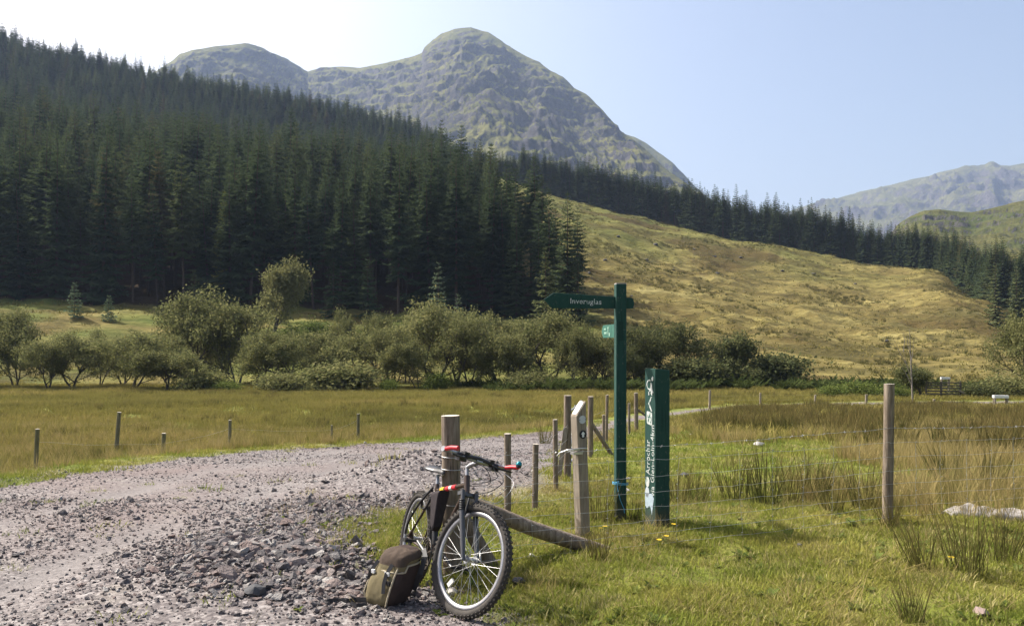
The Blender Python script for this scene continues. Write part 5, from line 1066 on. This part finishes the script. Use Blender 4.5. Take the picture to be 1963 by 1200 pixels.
# fork, brakes
fk = MB(); cr = axp(.705); fk.box(cr, (.032, .128, .022), Matrix.Rotation(R(-19), 3, 'Y')); fk.tube([axp(.69), HB - ax_d * .01], .016, 10)
for s in (-1, 1): fk.tube([cr + Vector((.02, s * .057, .02)), cr + Vector((.02, s * .057, 0)) - ax_d * .17], .0135, 10)
MSf = fk.xf(MS).obj('fork', MAT_FORK, bk)
for s in (-1, 1):
    m = MB(); a_ = cr + Vector((.02, s * .057, 0)) - ax_d * .10; b_ = FA + Vector((0, s * .057, -.01)); m.tube([a_, a_.lerp(b_, .5), b_], [.0175, .0170, .0125], 12); m.xf(MS).obj('fork_leg', MAT_FORK, MSf)
    m = MB(); b0 = cr + Vector((.02, s * .057, 0)) - ax_d * .045
    for q_ in range(6): m.torus(b0 - ax_d * (.011 * q_), ax_d, .0155, .006, 14, 6)
    m.xf(MS).obj('fork_boot', MAT_BLACK, MSf)
    m = MB(); p0 = a_ + Vector((.03, -s * .006, -.03)); m.tube([p0, p0 + Vector((.004, s * .002, .05)), p0 + Vector((-.01, -s * .012, .105))], [.008, .007, .006], 8); m.box(p0 + Vector((-.01, -s * .022, .03)), (.055, .012, .012)); m.xf(MS).obj('brake_arm', MAT_BLACK, MSf)
m = MB(); m.tube([FA + Vector((0, .07, 0)), FA + Vector((.0, .085, 0)), FA + Vector((-.03, .09, .06))], [.009, .006, .005], 8); m.xf(MS).obj('quick_release', MAT_STEEL, MSf)
# stem and handlebar
m = MB(); s0, s1 = axp(.80), axp(.880); cl = Vector((.915, 0, .915)); m.tube([s0, s1], .0125, 10); m.tube([s1 - ax_d * .012, s1 + Vector((.03, 0, .008)), cl], [.0135, .0135, .0130], 10); m.tube([cl + Vector((0, -.025, 0)), cl + Vector((0, .025, 0))], .0175, 12); m.xf(MS).obj('stem', MAT_RIM, bk)
m = MB(); bar = [Vector((.881, -.268, .932)), Vector((.895, -.19, .929)), Vector((.913, -.07, .916)), cl, Vector((.913, .07, .916)), Vector((.895, .19, .929)), Vector((.881, .268, .932))]; m.tube(bar, .0115, 12); hb = m.xf(MS).obj('handlebar', MAT_RIM, bk)
for s in (-1, 1):
    e0 = Vector((.883, s * .262, .932)); m = MB(); m.tube([e0 + Vector((-.002, -s * .012, 0)), e0 + Vector((-.002, s * .012, 0))], .0175, 12); m.xf(MS).obj('bar_end_clamp', MAT_RIM, hb)
    m = MB(); m.tube([e0 + Vector((.012, 0, .002)), e0 + Vector((.06, s * .004, .012)), e0 + Vector((.125, s * .002, .016))], [.0125, .0135, .0130], 12); m.xf(MS).obj('bar_end', MAT_RED, hb)
    m = MB(); q0 = Vector((.899, s * .14, .925)); m.tube([q0 + Vector((0, -s * .03, 0)), q0 + Vector((0, s * .04, 0))], .0165, 10); m.box(q0 + Vector((.012, 0, -.022)), (.04, .06, .028)); m.box(q0 + Vector((.008, -s * .03, .018)), (.035, .04, .018)); pod = m.xf(MS).obj('shifter', MAT_BLACK, hb)
    m = MB(); m.tube([q0 + Vector((.02, -s * .02, -.012)), q0 + Vector((.055, s * .03, -.016)), q0 + Vector((.06, s * .12, -.014))], [.008, .007, .006], 8); m.xf(MS).obj('brake_lever', MAT_BLACK, hb)
m = MB(); m.tube([Vector((.907, -.115, .923)), Vector((.915, 0, .932)), Vector((.907, .115, .923))], .017, 10); m.xf(MS).obj('bar_padding', MAT_BLACK, hb)
m = MB(); bc = Vector((1.005, .265, .972)); m.tube([bc + Vector((0, 0, -.026)), bc + Vector((0, 0, -.008))], [.017, .019], 12); m.xf(MS).obj('bell_base', MAT_BLACK, hb)
m = MB(); m.tube([bc + Vector((0, 0, z_)) for z_ in (-.010, 0, .008, .014, .017)], [.0200, .0195, .016, .010, .002], 16); m.xf(MS).obj('bell', MAT_TEAL, hb)
def cable(pts, nm='cable', r_=.0026, mt=None):
    P_ = [Vector(p_) for p_ in pts]; out = []
    for i in range(len(P_) - 1):
        a_, b_, c_, d_ = P_[max(i - 1, 0)], P_[i], P_[i + 1], P_[min(i + 2, len(P_) - 1)]
        for k_ in range(7):
            t = k_ / 7; out.append(.5 * ((2 * b_) + (c_ - a_) * t + (2 * a_ - 5 * b_ + 4 * c_ - d_) * t * t + (-a_ + 3 * b_ - 3 * c_ + d_) * t ** 3))
    out.append(P_[-1]); m = MB(); m.tube(out, r_, 6); return m.obj(nm, mt or MAT_BLACK, bk)
def st(v): return MS @ Vector(v)
cable([st((.92, .15, .91)), st((1.04, .13, .84)), st((1.02, .07, .76)), st((.95, .02, .72))]); cable([st((.92, .12, .912)), st((1.01, .10, .85)), st((.96, .05, .80)), Vector((.83, .03, .76)), Vector((.70, .02, .66))]); cable([st((.92, -.15, .91)), st((1.05, -.06, .88)), st((1.01, .05, .80)), Vector((.87, .03, .76)), Vector((.76, .018, .75))]); cable([st((.91, .17, .91)), st((1.06, .2, .84)), st((1.07, .10, .70)), st((.97, .04, .70))], 'cable', .0022, MAT_RIM)
# drivetrain
m = MB()
for rr, yo in ((.088, -.050), (.070, -.044), (.052, -.038)):
    m.torus(BBp + Vector((0, yo, 0)), (0, 1, 0), rr, .0045, 40, 6)
    for i in range(36 if rr > .08 else 0): a = 6.2832 * i / 36; m.box(BBp + Vector((math.cos(a) * .094, yo, math.sin(a) * .094)), (.006, .003, .008), Matrix.Rotation(-a, 3, 'Y'))
for i in range(5): a = 6.2832 * i / 5 + .3; m.tube([BBp + Vector((0, -.05, 0)), BBp + Vector((math.cos(a) * .085, -.050, math.sin(a) * .085))], .006, 6)
crk = m.obj('chainset', MAT_CHAIN, bk); m = MB(); m.torus(BBp + Vector((0, -.056, 0)), (0, 1, 0), .1, .0035, 40, 6); m.obj('chain_guard', MAT_BLACK, crk)
for s, a in ((-1, R(160)), (1, R(-20))):
    pe = BBp + Vector((math.cos(a) * .17, s * .075, math.sin(a) * .17)); m = MB(); m.tube([BBp + Vector((0, s * .06, 0)), pe], [.014, .011], 10); m.obj('crank_arm', MAT_FORK, crk)
    m = MB(); m.box(pe + Vector((0, s * .055, 0)), (.085, .012, .022)); m.box(pe + Vector((0, s * .095, 0)), (.085, .012, .022)); m.box(pe + Vector((.036, s * .075, 0)), (.012, .05, .022)); m.box(pe + Vector((-.036, s * .075, 0)), (.012, .05, .022)); m.tube([pe, pe + Vector((0, s * .1, 0))], .008, 8); m.obj('pedal', MAT_BLACK, crk)
m = MB(); lo = [BBp + Vector((.088 * math.cos(a), -.048, .088 * math.sin(a))) for a in np.linspace(R(100), R(-95), 14)]; lo += [Vector((.06, -.05, .19)), Vector((.03, -.05, .22)), Vector((.045, -.05, .27)), Vector((.02, -.05, .31)), Vector((-.035, -.05, .32)), Vector((-.03, -.05, .36)), Vector((0, -.05, .378))]; lo.append(lo[0]); m.tube(lo, .0042, 5); m.obj('chain', MAT_CHAIN, bk)
m = MB(); m.box((.03, -.06, .26), (.03, .015, .08), Matrix.Rotation(R(20), 3, 'Y'))
for q_ in ((.035, -.055, .22), (.05, -.055, .27)): m.tube([Vector(q_) + Vector((0, -.006, 0)), Vector(q_) + Vector((0, .006, 0))], .017, 12)
m.obj('derailleur', MAT_BLACK, bk)
# bag strapped under the top tube, loose strap to the rear
bgm = MB(); T1 = TT0 + dirT * .02; T2 = TT0 + dirT * .20
prof = [T1 + Vector((.005, 0, -.012)), T2 + Vector((0, 0, -.012)), T2 + Vector((-.01, 0, -.05)), Vector((.445, 0, .46)), Vector((.41, 0, .43)), Vector((.365, 0, .46))]; n_ = len(prof); vs = []
for yy, k_ in ((-.052, .86), (-.042, 1.0), (.020, 1.0), (.026, .9)):
    c_ = sum(prof, Vector()) / n_
    for p_ in prof: vs.append(c_ + (p_ - c_) * k_ + Vector((0, yy * (1.0 if p_.z > .55 else .75), 0)))
bgm.add(vs, [(l * n_ + j, l * n_ + (j + 1) % n_, (l + 1) * n_ + (j + 1) % n_, (l + 1) * n_ + j) for l in range(3) for j in range(n_)] + [tuple(range(n_ - 1, -1, -1)), tuple(range(3 * n_, 4 * n_))], 0, False); bo = bgm.obj('frame_bag', MAT_CLOTH, bk); bev(bo, .008, 2)
m = MB(); m.box(T1.lerp(T2, .5) + Vector((.0, -.046, -.055)), (.15, .004, .012), Matrix.Rotation(R(-8), 3, 'Y')); m.obj('zip', MAT_BLACK, bo)
cable([TT0 + Vector((0, -.03, .02)), Vector((.23, -.075, .61)), Vector((.12, -.085, .52)), Vector((.02, -.085, .43)), Vector((-.02, -.08, .36))], 'strap', .009); cable([TT0 + Vector((-.01, -.025, 0)), Vector((.24, -.065, .65)), Vector((.21, -.06, .57)), Vector((.27, -.05, .57)), TT0 + Vector((.01, -.03, -.02))], 'bungee', .008)
m = MB(); m.tube([Vector((.38, 0, .45)), Vector((.414, 0, .34))], .021, 12); m.obj('bottle_cage_tube', MAT_BLACK, bk)

# ------------------------------------------------------------------ backpack
MAT_OLIVE = plain('olive_tan_canvas', (.155, .130, .074), .9, 0, .22, 18, .1, .4); MAT_BROWN = plain('dark_maroon_canvas', (.050, .036, .032), .9, 0, .3, 18, .1, .4); MAT_LID = plain('maroon_brown_canvas', (.072, .054, .042), .9, 0, .25, 18, .1, .4); MAT_PIPE = plain('pale_piping', (.36, .31, .22), .8, 0, .2, 30)
bp = hit(738, 1156); pk = empty('backpack', bp, (0, 0, R(-38)), 'olive and maroon backpack leaning against the rear of the bicycle', 'backpack')
tl = Matrix.Rotation(R(38), 3, 'Z') @ Vector((.125, .05, .335))
def sup(a, hw, hd, e=3.4): c_, s_ = math.cos(a), math.sin(a); return math.copysign(abs(c_) ** (2 / e), c_) * hw, math.copysign(abs(s_) ** (2 / e), s_) * hd
m = MB(); ring = []; n_ = 36; g = random.Random(2); LV = [(0, .62), (.02, .88), (.09, 1.02), (.22, 1.08), (.40, 1.08), (.58, 1.02), (.75, .94), (.88, .84), (.97, .66), (1.0, .35)]
for k_, (t, s) in enumerate(LV):
    c_ = tl * t
    for j in range(n_):
        x_, y_ = sup(6.2832 * j / n_, .122 * s, .098 * s); wob = 1 + .03 * math.sin(5 * j / n_ * 6.28 + 3 * k_) * (.3 if k_ < 2 else 1); ring.append(Vector((x_ * wob, y_ * wob - .028 * math.sin(math.pi * t) * (y_ < 0), 0)) + c_)
fs = [(k_ * n_ + j, k_ * n_ + (j + 1) % n_, (k_ + 1) * n_ + (j + 1) % n_, (k_ + 1) * n_ + j) for k_ in range(len(LV) - 1) for j in range(n_)] + [tuple(range(n_ - 1, -1, -1)), tuple(range((len(LV) - 1) * n_, len(LV) * n_))]
m.add(ring, fs, 0, True); body = m.obj('body', [MAT_BROWN, MAT_OLIVE], pk)
for pgn in body.data.polygons:
    j = min(pgn.vertices) % n_; a = 360 * j / n_
    if 222 <= a <= 306 and .012 < pgn.center.z < .30: pgn.material_index = 1
for aj in (218, 312):
    j = int(aj / 360 * n_); m = MB(); m.tube([ring[k_ * n_ + j] * 1.0 + Vector((0, -.004, 0)) for k_ in range(1, 8)], .006, 6); m.obj('piping', MAT_PIPE, body)
tx = bpy.data.textures.new('folds', 'CLOUDS'); tx.noise_scale = .055; tx.noise_depth = 2
def folds(o, st_=.016): q_ = o.modifiers.new('subdivide', 'SUBSURF'); q_.levels = q_.render_levels = 2; d_ = o.modifiers.new('folds', 'DISPLACE'); d_.texture = tx; d_.strength = st_; d_.mid_level = .5
folds(body)
m = MB(); rl = []; top = tl * .80
for k_, (dz, s) in enumerate([(-.02, .98), (.01, 1.02), (.04, .95), (.062, .72), (.07, .35)]):
    for j in range(n_):
        x_, y_ = sup(6.2832 * j / n_, .122 * s, .108 * s, 3.0); rl.append(top + tl.normalized() * dz + Vector((x_, y_ * 1.02 - .022, -.10 * x_ * 0 - (.035 if y_ < -.05 else 0) * (k_ < 2))))
m.add(rl, [(k_ * n_ + j, k_ * n_ + (j + 1) % n_, (k_ + 1) * n_ + (j + 1) % n_, (k_ + 1) * n_ + j) for k_ in range(4) for j in range(n_)] + [tuple(range(4 * n_, 5 * n_))], 0, True); lid = m.obj('lid', [MAT_LID, MAT_OLIVE], pk)
for pgn in lid.data.polygons:
    if min(pgn.vertices) < n_: pgn.material_index = 1
folds(lid, .020)
m = MB(); m.tube([rl[j] + Vector((0, 0, -.002)) for j in list(range(n_)) + [0]], .006, 6); m.obj('lid_edge', MAT_PIPE, lid)
m = MB(); m.box(tl * .62 + Vector((.045, -.135, 0)), (.034, .012, .022)); m.obj('buckle', MAT_WHITE, pk); m = MB(); m.box(tl * .47 + Vector((.075, -.128, 0)), (.028, .012, .024)); m.obj('buckle', MAT_BLACK, pk); m = MB(); m.box(tl * .60 + Vector((-.085, -.125, .0)), (.026, .012, .022)); m.obj('buckle', MAT_WHITE, pk)
def strap(pts, wd=.024, mt=MAT_BLACK, nm='strap'):
    m = MB(); P_ = [Vector(p_) for p_ in pts]; vs = []
    for i, p_ in enumerate(P_):
        d_ = (P_[min(i + 1, len(P_) - 1)] - P_[max(i - 1, 0)]).normalized(); s_ = d_.cross(Vector((.3, -1, .2))).normalized() * wd / 2; nn = d_.cross(s_).normalized() * .0022; vs += [p_ - s_ - nn, p_ + s_ - nn, p_ + s_ + nn, p_ - s_ + nn]
    m.add(vs, [(i * 4 + j, i * 4 + (j + 1) % 4, i * 4 + 4 + (j + 1) % 4, i * 4 + 4 + j) for i in range(len(P_) - 1) for j in range(4)] + [(3, 2, 1, 0), tuple(len(vs) - 4 + j for j in range(4))]); return m.obj(nm, mt, pk)
strap([tl * .78 + Vector((.05, -.125, .0)), tl * .62 + Vector((.045, -.142, 0)), tl * .45 + Vector((.055, -.142, 0)), tl * .3 + Vector((.075, -.138, 0))]); strap([tl * .78 + Vector((-.09, -.11, 0)), tl * .6 + Vector((-.10, -.128, 0)), tl * .35 + Vector((-.128, -.09, 0)), tl * .1 + Vector((-.13, -.07, 0))]); strap([tl * .55 + Vector((-.12, -.07, 0)), tl * .5 + Vector((-.16, -.07, .01)), tl * .3 + Vector((-.15, -.06, 0))], .014)
strap([tl * .95 + Vector((.09, .07, 0)), tl * .85 + Vector((.14, .05, .0)), tl * .55 + Vector((.15, .05, 0)), tl * .25 + Vector((.13, .07, 0))], .035, MAT_BLACK, 'shoulder_strap')
Rz = Matrix.Rotation(R(38), 3, 'Z')
strap([Rz @ Vector(v) for v in ((-.10, -.08, .045), (-.17, -.05, .035), (-.22, -.07, .03), (-.28, -.04, .028), (-.345, -.045, .024))], .030, MAT_BLACK, 'hip_belt'); strap([Rz @ Vector(v) for v in ((-.09, -.12, .03), (-.15, -.13, .03), (-.19, -.10, .035), (-.16, -.07, .04))], .022, MAT_BLACK, 'hip_belt')

# ------------------------------------------------------------------ air
hm = bpy.data.materials.new('haze'); hm.use_nodes = True; t_ = hm.node_tree; t_.nodes.clear(); pv = t_.nodes.new('ShaderNodeVolumePrincipled'); ou = t_.nodes.new('ShaderNodeOutputMaterial')
pv.inputs['Color'].default_value = (.54, .69, 1.0, 1); pv.inputs['Density'].default_value = .000105; pv.inputs['Anisotropy'].default_value = .25; t_.links.new(pv.outputs[0], ou.inputs['Volume'])
m = MB(); m.box((0, 2450, 450), (10600, 5700, 914)); tag(m.obj('haze', hm), kind='stuff')
